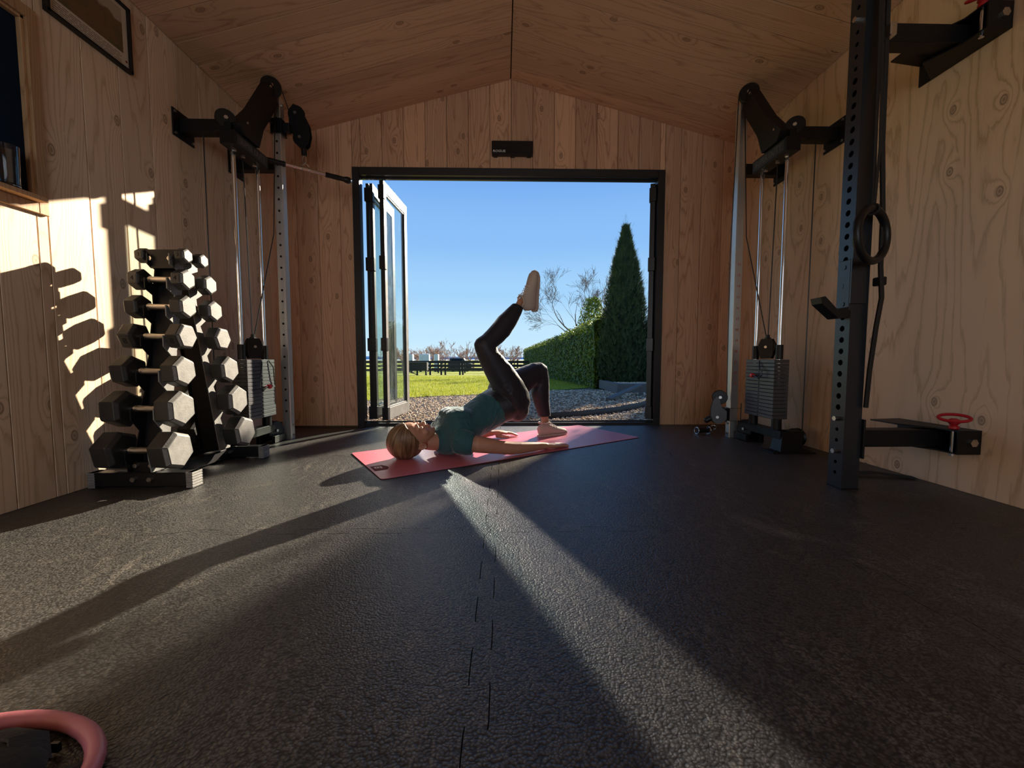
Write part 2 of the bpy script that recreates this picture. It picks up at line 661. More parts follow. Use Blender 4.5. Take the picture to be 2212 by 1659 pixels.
M_STONE = vcol('gravel_stone', (.36, .27, .17), (.72, .58, .41), .85, 24)
M_BARK_CHIP = vcol('bark_chip', (.10, .055, .03), (.22, .13, .07), .9, 20)
M_GRASS = vcol('grass_blade', (.20, .25, .018), (.44, .44, .055), .6, 2.0, .35)
M_CONIF = vcol('conifer_spray', (.020, .040, .018), (.055, .085, .028), .7, 5.0, .15)
M_HEDGE = vcol('laurel_leaf', (.022, .050, .010), (.22, .29, .03), .36, 9.0, .35)
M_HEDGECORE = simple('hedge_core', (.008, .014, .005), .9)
M_BARK = simple('bark', (.16, .12, .09), .9, scale=20)
M_ORCH = simple('orchard_twig', (.33, .20, .155), .9, scale=8)
M_FENCE = simple('black_stained_timber', (.012, .012, .012), .6, scale=12)
M_TANK = simple('white_tank', (.75, .77, .75), .6, scale=3)
M_SLEEPER = simple('grey_timber_sleeper', (.11, .10, .09), .85, var=.35, scale=9, bump=.003, bscale=30)
M_EDGE = simple('black_edging', (.02, .02, .02), .6)
M_CAR = simple('dark_blue_paint', (.01, .015, .03), .3)

M_PAPER = simple('picture_mat_board', (.55, .46, .36), .7, var=.05)
M_INK = simple('caption_ink', (.16, .12, .09), .8)


def painting():
    m, t = nmat('printed_landscape')
    n = N(t)
    co = n.objco()
    z = n.new('ShaderNodeSeparateXYZ', i_0=co).outputs['Z']
    f = n.noise(co, 60, 6, .75)
    g = n.noise(co, 12, 4, .6)
    body = n.mix(f, (.07, .06, .03), (.24, .12, .06))
    body = n.mix(n.ramp(g, [(.45, 0.0), (.6, .6)]), body, (.06, .08, .03))
    sky = n.mix(f, (.34, .27, .20), (.44, .36, .27))
    hh = n.math('ADD', z, n.math('MULTIPLY', n.math('SUBTRACT', g, .5), .18))
    c = n.mix(n.ramp(hh, [(.20, 0.0), (.215, 1.0)]), body, sky)
    n.out(n.pbsdf(Base_Color=c, Roughness=.4))
    return m


M_PAINT = painting()
# ------------------------------------------------------------------ room shell
XL, XR, YB, YR = -1.834, 1.966, 3.421, -2.62
RX, RZ, EZ = .062, 2.815, 2.322              # ridge x, ridge height, eave height
DL, DR, DT = -1.227, 1.338, 2.118            # outside of the door frame
PW = .1745


def zc(x):
    return RZ - (RZ - EZ) * ((RX - x) / (RX - XL) if x < RX else (x - RX) / (XR - RX))


_pm = {}


def piece(name, dims, loc, rot, mat, parent, bev=.0016):
    """a bevelled board whose mesh is shared by all boards of its size"""
    key = tuple(round(d, 4) for d in dims) + (mat.name,)
    if key not in _pm:
        b = B().box((0, 0, 0), (dims[0], dims[1] - .0028, dims[2]), bev=bev)
        me = bpy.data.meshes.new(name)
        b.b.to_mesh(me)
        b.b.free()
        me.materials.append(mat)
        _pm[key] = me
    o = bpy.data.objects.new(name, _pm[key])
    COL.objects.link(o)
    o.parent = parent
    o.matrix_local = M.Translation(V(loc)) @ (rot.to_4x4() if rot else M.Identity(4))
    return o


# left wall: vertical boards around the window
WY0, WY1, WZ0, WZ1 = .72, 1.670, 1.182, 1.872
b = B()
b.rng((XL - .12, XL - .02), (YR, WY0), (-.03, 2.5))
b.rng((XL - .12, XL - .02), (WY1, YB + .1), (-.03, 2.5))
b.rng((XL - .12, XL - .019), (WY0, WY1), (-.03, WZ0))
b.rng((XL - .12, XL - .02), (WY0, WY1), (WZ1, 2.5))
wall_left = obj('wall_left', b, M_SUB, kind='structure', smooth=0)
y = 1.536
ys = [1.536 + PW * k for k in range(-24, 11)]
TH = .018
for y0 in ys:
    y1 = min(y0 + PW, YB)
    if y0 >= YB - .01:
        continue
    cy, wd = (y0 + y1) / 2, y1 - y0
    cx = XL - TH / 2
    if y1 <= WY0 or y0 >= WY1:
        piece('plank', (TH, wd, EZ + .02), (cx, cy, (EZ + .02) / 2), None, MW_WALL, wall_left)
    else:
        if y1 > WY1:
            piece('plank', (TH, y1 - WY1, EZ + .02), (cx, (y1 + WY1) / 2, (EZ + .02) / 2), None, MW_WALL, wall_left)
            cy, wd = (y0 + WY1) / 2, WY1 - y0
        piece('plank', (TH, wd, WZ0), (cx, cy, WZ0 / 2), None, MW_WALL, wall_left)
        piece('plank', (TH, wd, EZ + .02 - WZ1), (cx, cy, (EZ + .02 + WZ1) / 2), None, MW_WALL, wall_left)

# right wall: big plywood sheets
b = B()
b.rng((XR + .02, XR + .12), (YR, YB + .1), (-.03, 2.5))
wall_right = obj('wall_right', b, M_SUB, kind='structure', smooth=0)
for y0, y1 in ((2.245, YB), (1.045, 2.245), (-.155, 1.045), (-1.355, -.155), (YR, -1.355)):
    piece('panel', (TH, y1 - y0, EZ + .02), (XR + TH / 2, (y0 + y1) / 2, (EZ + .02) / 2), None, MW_PLY, wall_right, bev=.0012)

# back wall: boards following the gable, cut around the door
b = B()
pz = .0
b.prism([(XL - .12, YB + .02, -.03), (DL, YB + .02, -.03), (DL, YB + .02, 2.6), (XL - .12, YB + .02, 2.6)], (0, .08, 0))
b.prism([(DR, YB + .02, -.03), (XR + .12, YB + .02, -.03), (XR + .12, YB + .02, 2.6), (DR, YB + .02, 2.6)], (0, .08, 0))
b.prism([(DL, YB + .02, DT), (DR, YB + .02, DT), (DR, YB + .02, 2.9), (DL, YB + .02, 2.9)], (0, .08, 0))
wall_back = obj('wall_back', b, M_SUB, kind='structure', smooth=0)


def gable_plank(x0, x1, z0):
    x0, x1 = x0 + .0014, x1 - .0014
    cx, cz = (x0 + x1) / 2, 1.2
    top = [(x1, zc(x1) + .01)]
    if x0 < RX < x1:
        top.append((RX, RZ + .01))
    top.append((x0, zc(x0) + .01))
    pl = [(x0, z0), (x1, z0)] + top
    bb = B().prism([(px - cx, -TH / 2, pz_ - cz) for px, pz_ in pl], (0, TH, 0))
    es = [e for e in bb.b.edges if abs(e.verts[0].co.y + TH / 2) < 1e-5 and abs(e.verts[1].co.y + TH / 2) < 1e-5]
    bmesh.ops.bevel(bb.b, geom=es, offset=.0016, segments=1, affect='EDGES')
    bmesh.ops.recalc_face_normals(bb.b, faces=bb.b.faces[:])
    me = bpy.data.meshes.new('plank')
    bb.b.to_mesh(me)
    bb.b.free()
    me.materials.append(MW_BACK)
    o = bpy.data.objects.new('plank', me)
    COL.objects.link(o)
    o.parent = wall_back
    o.location = (cx, YB + TH / 2, cz)


xs = [XL] + [.243 + .1752 * k for k in range(-11, 10)] + [XR]
for x0, x1 in zip(xs, xs[1:]):
    if x1 - x0 < .01:
        continue
    for s0, s1 in ((x0, min(x1, DL)), (max(x0, DL), min(x1, DR)), (max(x0, DR), x1)):
        if s1 - s0 > .004:
            gable_plank(s0, s1, DT if (s0 >= DL - 1e-4 and s1 <= DR + 1e-4) else 0.0)

# ceiling: boards from eave to ridge on both slopes
b = B()
for sgn, xe in ((-1, XL), (1, XR)):
    b.prism([(xe + sgn * .12, YR, EZ + .02 - .0), (RX, YR, RZ + .021), (RX, YR, RZ + .12), (xe + sgn * .12, YR, EZ + .1)], (0, YB + .1 - YR, 0))
ceiling = obj('ceiling', b, M_SUB, kind='structure', smooth=0)
for sgn, xe in ((-1, XL), (1, XR)):
    run = abs(xe - RX)
    L = math.hypot(run, RZ - EZ) - .008
    ang = math.atan2(RZ - EZ, run)
    zdir = V((-sgn * math.cos(ang), 0, math.sin(ang)))
    xdir = V((sgn * math.sin(ang), 0, math.cos(ang)))
    ydir = zdir.cross(xdir)
    rot = M((xdir, ydir, zdir)).transposed()
    mid = V(((xe + RX) / 2, 0, (EZ + RZ) / 2)) + xdir * (TH / 2)
    yy = [2.9375 + PW * k for k in range(-32, 3)] + [YB]
    for y0, y1 in zip(yy, yy[1:]):
        if y1 - y0 < .01 or y0 >= YB - .01:
            continue
        y1 = min(y1, YB)
        piece('board', (TH, y1 - y0, L), (mid.x, (y0 + y1) / 2, mid.z), rot, MW_CEIL, ceiling, bev=.0008)

# unseen rear wall; its wide opening is added to let fill light in
b = B()
b.rng((XL - .12, -1.25), (YR - .1, YR), (-.03, 2.6))
b.rng((1.45, XR + .12), (YR - .1, YR), (-.03, 2.6))
b.rng((-1.25, 1.45), (YR - .1, YR), (-.03, .30))
b.rng((-1.25, 1.45), (YR - .1, YR), (2.2, 2.95))
wall_rear = obj('wall_rear', b, MW_TRIM, kind='structure', smooth=0)

# window in the left wall
win = thing('window_1', loc=(XL, 1.2, WZ0), kind='structure')
b = B()
for yy0, yy1, z0, z1 in ((WY1 - .011, WY1, WZ0, WZ1), (WY0, WY0 + .011, WZ0, WZ1), (WY0, WY1, WZ1 - .011, WZ1)):
    b.rng((XL - .05, XL + .004), (yy0, yy1), (z0, z1), bev=.001)
obj('window_lining', b, MW_TRIM, win)
obj('window_sill', B().rng((XL - .05, XL + .052), (WY0, WY1), (WZ0 - .004, WZ0 + .014), bev=.002), MW_TRIM, win)
b = B()
b.rng((XL, XL + .014), (WY1, WY1 + .036), (WZ0 - .045, WZ1 + .045), bev=.002)
b.rng((XL, XL + .014), (WY0 - .045, WY0), (WZ0 - .045, WZ1 + .045), bev=.002)
b.rng((XL, XL + .014), (WY0, WY1), (WZ1, WZ1 + .045), bev=.002)
b.rng((XL, XL + .014), (WY0, WY1), (WZ0 - .045, WZ0 - .004), bev=.002)
obj('window_casing', b, MW_TRIM, win)
obj('window_pane', B().rng((XL - .022, XL - .014), (WY0, WY1), (WZ0, WZ1)), M_DARKPANE, win)

# floor: subfloor and interlocking rubber tiles
floor = obj('floor', B().rng((XL - .1, XR + .1), (YR, YB + .02), (-.08, -.016)), M_SUB, kind='structure', smooth=0)
JX = [XL, -1.07, -.043, .99, XR]
JY = [YR, -1.775, -.745, .285, 1.315, 2.345, 3.377, YB]
TOOTH, AMP = .0855, .018


def joint(t0, t1):
    """points (t, offset) of an interlocking joint between t0 and t1"""
    pts = [(t0, 0)]
    k = 0
    t = t0 + .05
    s = 1 if int(round(t0 * 100)) % 2 else -1
    while t < t1 - .05:
        te = min(t + TOOTH, t1 - .05)
        if te - t < .03:
            break
        pts += [(t - .004, s * AMP), (t + .010, s * AMP * 1.06), (te - .010, s * AMP * 1.06), (te + .004, s * AMP)]
        t = te
        s = -s
    pts.append((t1, 0))
    return pts


for i in range(len(JX) - 1):
    for j in range(len(JY) - 1):
        x0, x1, y0, y1 = JX[i], JX[i + 1], JY[j], JY[j + 1]
        thin = y1 - y0 < .2
        if i == 0 and thin:
            continue
        pl = []
        if j == 0:
            pl += [(x0, y0), (x1, y0)]
        else:
            pl += [(t, y0 + o) for t, o in joint(x0, x1)]
        if i == len(JX) - 2 or thin:
            pl += [(x1, y1)]
        else:
            pl += [(x1 + o, t) for t, o in joint(y0, y1)][1:]
        if j == len(JY) - 2 or (i == 0 and j == len(JY) - 3):
            pl += [(x0, y1)]
        else:
            pl += [(t, y1 + o) for t, o in joint(x0, x1)][::-1][1:]
        if not (i == 0 or thin):
            pl += [(x0 + o, t) for t, o in joint(y0, y1)][::-1][1:]
        if (pl[0][0] - pl[-1][0]) ** 2 + (pl[0][1] - pl[-1][1]) ** 2 < 1e-8:
            pl.pop()
        if i == 0 and j == len(JY) - 3:
            pl = [(px, py) if not (px < -1.5 and py > 2.6) else (px, 2.48) for px, py in pl]   # the tile cut off at an angle in the corner
        cx, cy = (x0 + x1) / 2, (y0 + y1) / 2
        bb = B().prism([((px - cx) * .9980, (py - cy) * .9980, -.016) for px, py in pl], (0, 0, .016))
        bmesh.ops.recalc_face_normals(bb.b, faces=bb.b.faces[:])
        me = bpy.data.meshes.new('floor_tile')
        bb.b.to_mesh(me)
        bb.b.free()
        me.materials.append(M_FLOOR)
        o = bpy.data.objects.new('floor_tile', me)
        COL.objects.link(o)
        o.parent = floor
        o.location = (cx, cy, 0)

# black door frame
dfr = thing('door_1', loc=(RX, YB, 0), kind='structure')
Y0, Y1 = YB - .012, YB + .062
obj('jamb', B().rng((DL, DL + .058), (Y0, Y1), (-.02, DT), bev=.003), M_FRAME, dfr)
obj('jamb', B().rng((DR - .058, DR), (Y0, Y1), (-.02, DT), bev=.003), M_FRAME, dfr)
b = B().rng((DL + .058, DR - .058), (Y0, Y1), (DT - .062, DT), bev=.003)
b.rng((DL + .058, DR - .058), (Y0 + .05, Y0 + .075), (DT - .075, DT - .062))
obj('head', b, M_FRAME, dfr)
b = B().rng((DL + .058, DR - .058), (Y0, Y1), (-.02, .022), bev=.003)
b.rng((DL + .058, DR - .058), (Y0 + .05, Y0 + .06), (.022, .034))
obj('threshold', b, M_FRAME, dfr)


def leaf(name, p0, p1, mats, hinges=(), zt=2.025, zb=.045, sw=.072, T=.040):
    """one glazed leaf from plan point p0 (near the frame) to p1 (outside)"""
    p0, p1 = V((*p0, 0)), V((*p1, 0))
    d = (p1 - p0).normalized()
    nn = V((d.y, -d.x, 0))
    L = (p1 - p0).length
    rt = M((d, nn, V((0, 0, 1)))).transposed()
    root = thing(name, loc=(p0.x, p0.y, zb), kind='structure')

    def bar(s0, s1, z0, z1, th=T, bev=.002, off=0.0):
        c = p0 + d * ((s0 + s1) / 2) + nn * off
        return B().box((c.x, c.y, (z0 + z1) / 2), (s1 - s0, th, z1 - z0), rot=rt, bev=bev)
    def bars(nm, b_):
        # broad faces carry weathering plus painted-in sun sheen, the edges stay black
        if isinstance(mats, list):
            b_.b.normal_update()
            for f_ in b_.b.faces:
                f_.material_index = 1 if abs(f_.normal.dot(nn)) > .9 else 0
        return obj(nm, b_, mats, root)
    bars('stile', bar(0, sw, zb, zt))
    bars('stile', bar(L - .072, L, zb, zt))
    bars('rail', bar(sw, L - .072, zt - .085, zt))
    bars('rail', bar(sw, L - .072, zb, zb + .10))
    for z0, z1, s0, s1 in ((zb + .10, zb + .112, .072, L - .072), (zt - .097, zt - .085, .072, L - .072)):
        obj('glazing_bead', bar(s0, s1, z0, z1, .024, .001), mats[1] if isinstance(mats, list) else mats, root)
    obj('pane', bar(sw - .002, L - .070, zb + .098, zt - .083, .010, 0), M_PANE, root)
    for hz in hinges:
        hb = bar(-.016, .030, hz - .055, hz + .055, T + .014, .002)
        for k in (-.032, 0, .032):
            for sg in (-1, 1):
                c = p0 + d * -.016 + nn * (sg * .014) + V((0, 0, hz + k))
                hb.cyl(c, c - d * .004, .004, n=8)
        obj('hinge', hb, M_BLACKSAT, root)
    return root


HZ = (.10, .685, 1.36, 1.93)
leaf('door_2', (-1.136, YB + .078), (-1.112, YB + .672), M_FRAME, HZ, sw=.045, T=.026)
leaf('door_3', (-1.104, YB + .078), (-1.082, YB + .672), M_FRAME, HZ, sw=.045, T=.026)
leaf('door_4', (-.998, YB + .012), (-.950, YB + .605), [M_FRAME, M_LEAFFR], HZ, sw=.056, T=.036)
leaf('door_5', (1.250, YB + .03), (1.468, YB + .585), M_FRAME, HZ)
# ------------------------------------------------------------------ wall cable machines (one per side wall)
def machine(wx, s, label, trolley_z):
    """wx: wall plane, s: +1 when the room lies towards +X"""
    root = thing('cable_machine', label, 'cable machine', (wx + s * .26, 2.6, 0), group='cable machines on the side walls')

    def X(d):
        return wx + s * d

    def P(d, y_, z):
        return V((X(d), y_, z))

    def bx(b, d, y_, z, bev=.002):
        return b.rng((X(d[0]), X(d[1])), y_, z, bev=bev)
    # upright with its row of holes
    bx_ = bx(B(), (.287, .342), (2.85, 2.905), (-.012, 2.315), .003)
    up = obj('upright', bx_, M_GALV, root)
    b = B()
    for k in range(27):
        z = .20 + k * .076
        b.cyl(P(.3145, 2.851, z), P(.3145, 2.8492, z), .0078, n=12)
    if s > 0:
        obj('adjustment_holes', b, M_HOLE, up, label='row of dark holes', kind='stuff')
    b = B()
    for z in (.03, .10, 2.27):
        b.cyl(P(.342, 2.8775, z), P(.350, 2.8775, z), .009, n=6)
    obj('bolt_heads', b, M_STEELD, up, kind='stuff')
    if s < 0:
        for k in range(2, 27, 1):
            z = 1.235 - k * .038 * 1.0
            if k < 14:
                zz = .20 + (26 - k - 10) * .076 - .038
                if zz < .18:
                    continue
                me = text_mesh(str(10 + k - 0), .024, .0004, P(.3145, 2.8488, zz), (1, 0, 0), (0, 0, 1), 'CENTER')
                link('scale_number', me, M_ORANGE, up)
    # foot of the frame
    b = bx(B(), (.225, .285), (2.40, 2.85), (.075, .125))
    obj('base_beam', b, M_BLACK, root)
    b = B()
    b.prism([P(.27, 2.47, .125), P(.27, 2.40, .125), P(.30, 2.37, .008), P(.30, 2.47, .008)], (-s * .13, 0, 0))
    obj('leg', b, M_BLACK, root, smooth=20)
    b = bx(B(), (.10, .36), (2.345, 2.47), (0, .008))
    for d in (.13, .33):
        b.cyl(P(d, 2.37, .008), P(d, 2.37, .016), .010, n=6)
    obj('foot_plate', b, M_BLACK, root)
    # base pulleys in their housings
    for d, y_, r in ((.262, 2.775, .066), (.115, 2.50, .058)):
        hb = B()
        ax = V((s, -.25, 0)).normalized()
        c = P(d, y_, r + .012)
        hb.lathe(c - ax * .026, ax, [(r * .3, 0), (r * .92, 0), (r, .008), (r * .86, .018), (r * .86, .034), (r, .044), (r * .92, .052), (r * .3, .052)], 32)
        pl = obj('base_pulley', hb, M_PLASTIC, root)
        obj('pulley_bolt', B().cyl(c + ax * .026, c + ax * .035, .010, n=6), M_STEELD, pl)
    b = bx(B(), (.20, .225), (2.68, 2.86), (.0, .06))
    bx(b, (.292, .312), (2.70, 2.84), (.004, .05))
    obj('pulley_bracket', b, M_BLACK, root)
    # weight stack
    z = .192
    n = 16
    h = (.562 - z) / n
    first = None
    for k in range(n):
        if first is None:
            pb = bx(B(), (.215, .309), (2.443, 2.734), (z + .0007, z + h - .0012), .0022)
            pb.mi = 1
            pb.cyl(P(.3089, 2.588, z + h / 2), P(.3097, 2.588, z + h / 2), .0055, n=12)
            first = obj('weight_plate', pb, [M_STACK, M_HOLE], root)
        else:
            dup_part(first, root, (0, 0, h * k))
    for y_ in (2.472, 2.706):
        obj('guide_rod', B().cyl(P(.262, y_, .125), P(.262, y_, 1.80), .0125, n=20), M_CHROME, root)
        obj('rod_collar', B().cyl(P(.262, y_, .563), P(.262, y_, .652), .021, n=20), M_PLASTIC, root)
        obj('rubber_bumper', B().cyl(P(.262, y_, .125), P(.262, y_, .190), .028, n=20), M_PLASTIC, root)
    # travelling pulley on top of the stack
    c = P(.262, 2.589, .642)
    ax = V((s * .8, -.6, 0)).normalized()
    side = V((-ax.y, ax.x, 0))
    b = B()
    for o in (-.022, .016):
        q = c + ax * o
        b.prism([q + side * a_ + V((0, 0, z_)) for a_, z_ in ((-.030, -.075), (.030, -.075), (.040, -.045), (.040, .03), (.028, .052), (-.028, .052), (-.040, .03), (-.040, -.045))], ax * .006)
    b.cyl(c + V((0, 0, .045)), c + V((0, 0, .078)), .012, n=10)
    b.box(c + V((0, 0, .05)), (.03, .03, .02), bev=.003)
    pk = obj('stack_pulley', b, M_PLASTIC, root, smooth=25)
    obj('pulley_wheel', B().lathe(c - ax * .015, ax, [(.01, 0), (.050, 0), (.052, .004), (.044, .014), (.052, .026), (.050, .030), (.01, .030)], 28), M_PLASTIC, pk)
    obj('pulley_bolt', B().cyl(c + ax * .022, c + ax * .030, .009, n=6), M_STEELD, pk)
    # selector pin with its lanyard
    pinz = .192 + h * (8.5 if s > 0 else 11.5)
    py = 2.628
    b = B().tube([P(.315, 2.583, .545), P(.325, 2.56, .50), P(.328, 2.535, .44 if s > 0 else .50), P(.330, 2.53, .385 if s > 0 else .465), P(.335, 2.555, pinz - .015), P(.335, 2.60, pinz - .002), P(.335, py - .014, pinz)], .0042, n=8)
    if s > 0:
        b.tube([P(.313, 2.66, .555), P(.325, 2.69, .51), P(.322, 2.70, .44), P(.318, 2.715, .39)], .0035, n=8)
    ly = obj('pin_lanyard', b, M_CABLE, root)
    b = B().lathe(P(.309, py, pinz), (s, 0, 0), [(.005, 0), (.005, .010), (.013, .012), (.015, .022), (.013, .032), (.004, .035)], 16)
    obj('selector_pin', b, M_REDKNOB, root, label='red selector pin')
    # top frame
    b = bx(B(), (.245, .330), (2.385, 2.71), (1.772, 1.850), .003)
    beam = obj('top_beam', b, M_BLACK, root)
    for y_ in (2.44, 2.52, 2.63):
        b = B().cyl(P(.29, y_, 1.772), P(.29, y_, 1.760), .012, n=6)
        obj('bolt', b, M_STEELD, beam)
    b = bx(B(), (.3295, .3312), (2.405, 2.70), (1.782, 1.842), .0)
    obj('beam_label', b, M_GRILL, beam, label='raised dark label panel')
    me = text_mesh('SUPER DUTY', .047, .0006, P(.3316, 2.552, 1.812), (0, s, 0), (0, 0, 1), 'CENTER', sx=.92, bold=.0008)
    link('lettering', me, M_GREYTXT, beam)
    # arms to the wall with their bolted plates
    for y_, z_ in ((2.445, 1.885), (2.905, 1.885)):
        ar = obj('wall_arm', bx(B(), (.006, .262 if y_ < 2.6 else .287), (y_ - .03, y_ + .03), (z_ - .037, z_ + .037), .003), M_BLACK, root)
        b = bx(B(), (0, .008), (y_ - .078, y_ + .078), (z_ - .075, z_ + .075), .002)
        obj('wall_plate', b, M_BLACK, ar)
        for dy in (-.062, .062):
            for dz in (-.058, .058):
                obj('bolt', B().cyl(P(.008, y_ + dy, z_ + dz), P(.015, y_ + dy, z_ + dz), .008, n=6), M_STEELD, ar)
    bx_ = bx(B(), (.20, .30), (2.40, 2.50), (1.848, 1.90), .003)
    obj('junction_block', bx_, M_BLACK, root)
    poly = [(2.417, 1.90), (2.566, 2.068), (2.748, 2.335), (2.80, 2.30), (2.822, 2.24), (2.643, 1.981), (2.59, 1.85), (2.45, 1.85)]
    b = B()
    b.prism([P(.277, a_, z_) for a_, z_ in poly], (s * .071, 0, 0))
    ua = obj('upper_arm', b, M_BLACK, root, smooth=20)
    for a_, z_ in ((2.73, 2.30), (2.47, 1.93)):
        obj('bolt', B().cyl(P(.350, a_, z_), P(.356, a_, z_), .007, n=6), M_STEELD, ua)

    def pulley(name, c, ax, r, th, parent):
        ax = V(ax).normalized()
        p = obj(name, B().lathe(c - ax * th / 2, ax, [(r * .25, 0), (r * .93, 0), (r, th * .15), (r * .85, th * .4), (r * .85, th * .6), (r, th * .85), (r * .93, th), (r * .25, th)], 36), M_PLASTIC, parent)
        obj('pulley_bolt', B().cyl(c + ax * th / 2, c + ax * (th / 2 + .012), .011, n=6), M_STEELD, p)
        return p
    pulley('top_pulley', P(.322, 2.79, 2.335), (s * .55, -.83, 0), .061, .036, root)
    pulley('corner_pulley', P(.262, 2.42, 1.922), (s * .6, -.8, 0), .052, .034, root)
    # trolley on the upright with its swivelling double pulley
    tz = trolley_z
    b = bx(B(), (.346, .376), (2.842, 2.913), (tz - .045, tz + .045), .004) if s < 0 else bx(B(), (.277, .352), (2.840, 2.915), (tz - .040, tz + .046), .004)
    tr = obj('trolley', b, M_BLACK, root)
    for e in (-1, 1):
        obj('trolley_plate', bx(B(), (.275, .354), (2.838, 2.917), (tz + e * .0455 - .0025, tz + e * .0455 + .0025), .001), M_STEELD if s < 0 else M_BLACKSAT, tr)
    if s > 0:
        b = B().cyl(P(.30, 2.84, tz + .01), P(.285, 2.80, tz + .01), .008).cyl(P(.285, 2.80, tz + .01), P(.26, 2.79, tz + .012), .014, n=12)
        obj('pull_knob', b, M_BLACKSAT, tr)
        obj('swivel_bracket', bx(B(), (.352, .392), (2.86, 2.90), (tz - .03, tz + .03), .003), M_BLACKSAT, tr)
    else:
        for dz in (-.05, .05):
            obj('bolt', B().cyl(P(.372, 2.845, tz + dz - .004), P(.372, 2.845, tz + dz + .004), .009, n=6), M_STEELD, tr)
        obj('guard_rod', B().cyl(P(.272, 2.835, tz - .045), P(.272, 2.835, tz + .08), .003, n=8), M_BLACKSAT, tr)
    ax = V((0, -1, 0)) if s > 0 else V((-.35, -.93, 0)).normalized()
    sd = V((s, 0, 0)) if s > 0 else V((-.93, .35, 0))
    if s > 0:
        c0 = P(.44, 2.93, 0)
        pa, pb_ = c0 + sd * -.028 + V((0, 0, 2.245)), c0 + sd * -.002 + V((0, 0, 2.085))
        out = [(-.062, 2.275), (-.040, 2.303), (-.005, 2.290), (.030, 2.225), (.058, 2.165), (.066, 2.10), (.052, 2.035), (.025, 2.010), (-.005, 2.015), (-.035, 2.045), (-.046, 2.10), (-.070, 2.13), (-.072, 2.20)]
    else:
        c0 = P(.425, 2.85, 0)
        pa, pb_ = c0 + sd * -.005 + V((0, 0, .292)), c0 + sd * .010 + V((0, 0, .150))
        out = [(.016, .300), (.038, .270), (.052, .215), (.050, .160), (.036, .118), (.012, .10), (-.02, .11), (-.05, .135), (-.05, .195), (-.02, .215), (-.008, .25), (.0, .285)]
    b = B()
    for o in (-.020, .014):
        b.prism([c0 + sd * a_ + V((0, 0, z_)) + ax * o for a_, z_ in out], ax * .006)
    kp = obj('swivel_plate', b, M_BLACK if s > 0 else M_STACK, tr, smooth=20)
    for q, r in ((pa, .055 if s > 0 else .050), (pb_, .052 if s > 0 else .046)):
        pulley('trolley_pulley', q, ax, r, .026, root)
    # cables
    rc = .0032
    ca = [[P(.262, 2.585, .70), P(.262, 2.56, 1.78)], [P(.262, 2.60, .70), P(.30, 2.80, 1.4), P(.318, 2.84, 2.29)],
          [P(.115, 2.447, .09), P(.115, 2.445, 1.86)]]
    tp = P(.322, 2.79, 2.335)
    if s > 0:
        ca.append([tp + V((s * .052, .03, 0)), pa + V((-.05, 0, .02))])
    else:
        ca.append([tp + V((s * .052, .03, 0)), P(.375, 2.86, 1.2), pa + V((.05, 0, 0))])
    for pts in ca:
        obj('cable', B().tube(pts, rc, n=8), M_CABLE, root)
    cb = pb_ + V((0, 0, -.055)) if s > 0 else pb_ + sd * .045 + V((0, 0, -.02))
    if s > 0:
        b = B().lathe(pb_ + V((.018, 0, -.105)), (0, 0, 1), [(.006, -.012), (.018, -.008), (.019, .035), (.012, .045)], 14)
        obj('rubber_stop', b, M_PLASTIC, root)
        q = pb_ + V((.018, 0, -.142))
        pts = [q + V((.012 * math.cos(t), 0, .026 * math.sin(t))) for t in [2 * math.pi * i / 20 for i in range(20)]]
        obj('carabiner', B().tube(pts, .0032, n=8, closed=True), M_STEELD, root)
    else:
        b = B().lathe(pb_ + sd * .055 + V((0, 0, -.02)), (sd + V((0, 0, -.6))).normalized(), [(.006, -.02), (.02, -.016), (.021, .02), (.012, .03)], 14)
        obj('rubber_stop', b, M_PLASTIC, root)
    return pb_, root


pbL, _ = machine(XL, 1, 'cable machine behind the dumbbell rack, its pulley trolley raised near the ceiling', 2.122)
pbR, _ = machine(XR, -1, 'cable machine beside the tall black rack post, its pulley trolley lowered to the floor', .168)

# straight bar hanging from the raised trolley
q = pbL + V((.018, 0, -.142))
t = thing('pulldown_bar', 'short chrome bar with black grips hanging from the raised pulley', 'bar handle', (q.x, q.y + .02, 1.86))
d = V((.80, .58, 0)).normalized()
c = V((q.x + .004, q.y + .01, q.z - .062))
obj('shaft', B().cyl(c - d * .20, c + d * .20, .0125, n=16), M_CHROME, t)
for sg in (-1, 1):
    b = B().lathe(c + d * (sg * .125), d * sg, [(.013, 0), (.018, .006), (.0165, .04), (.018, .08), (.0165, .125), (.020, .135), (.024, .150), (.022, .168), (.015, .176)], 18)
    g = obj('grip', b, M_PLASTIC, t)
    obj('end_cap', B().lathe(c + d * (sg * .298), d * sg, [(.018, 0), (.0195, .006), (.012, .011)], 16), M_CHROME, g, label='chrome end cap')
b = B().cyl(c - d * .030, c - d * .018, .018, n=16).cyl(c + d * .018, c + d * .030, .018, n=16)
b.tube([c - d * .024 + V((0, 0, .016)), c - d * .012 + V((0, 0, .034)), c + V((0, 0, .040)), c + d * .012 + V((0, 0, .034)), c + d * .024 + V((0, 0, .016))], .0035)
obj('swivel_eye', b, M_STEELD, t)

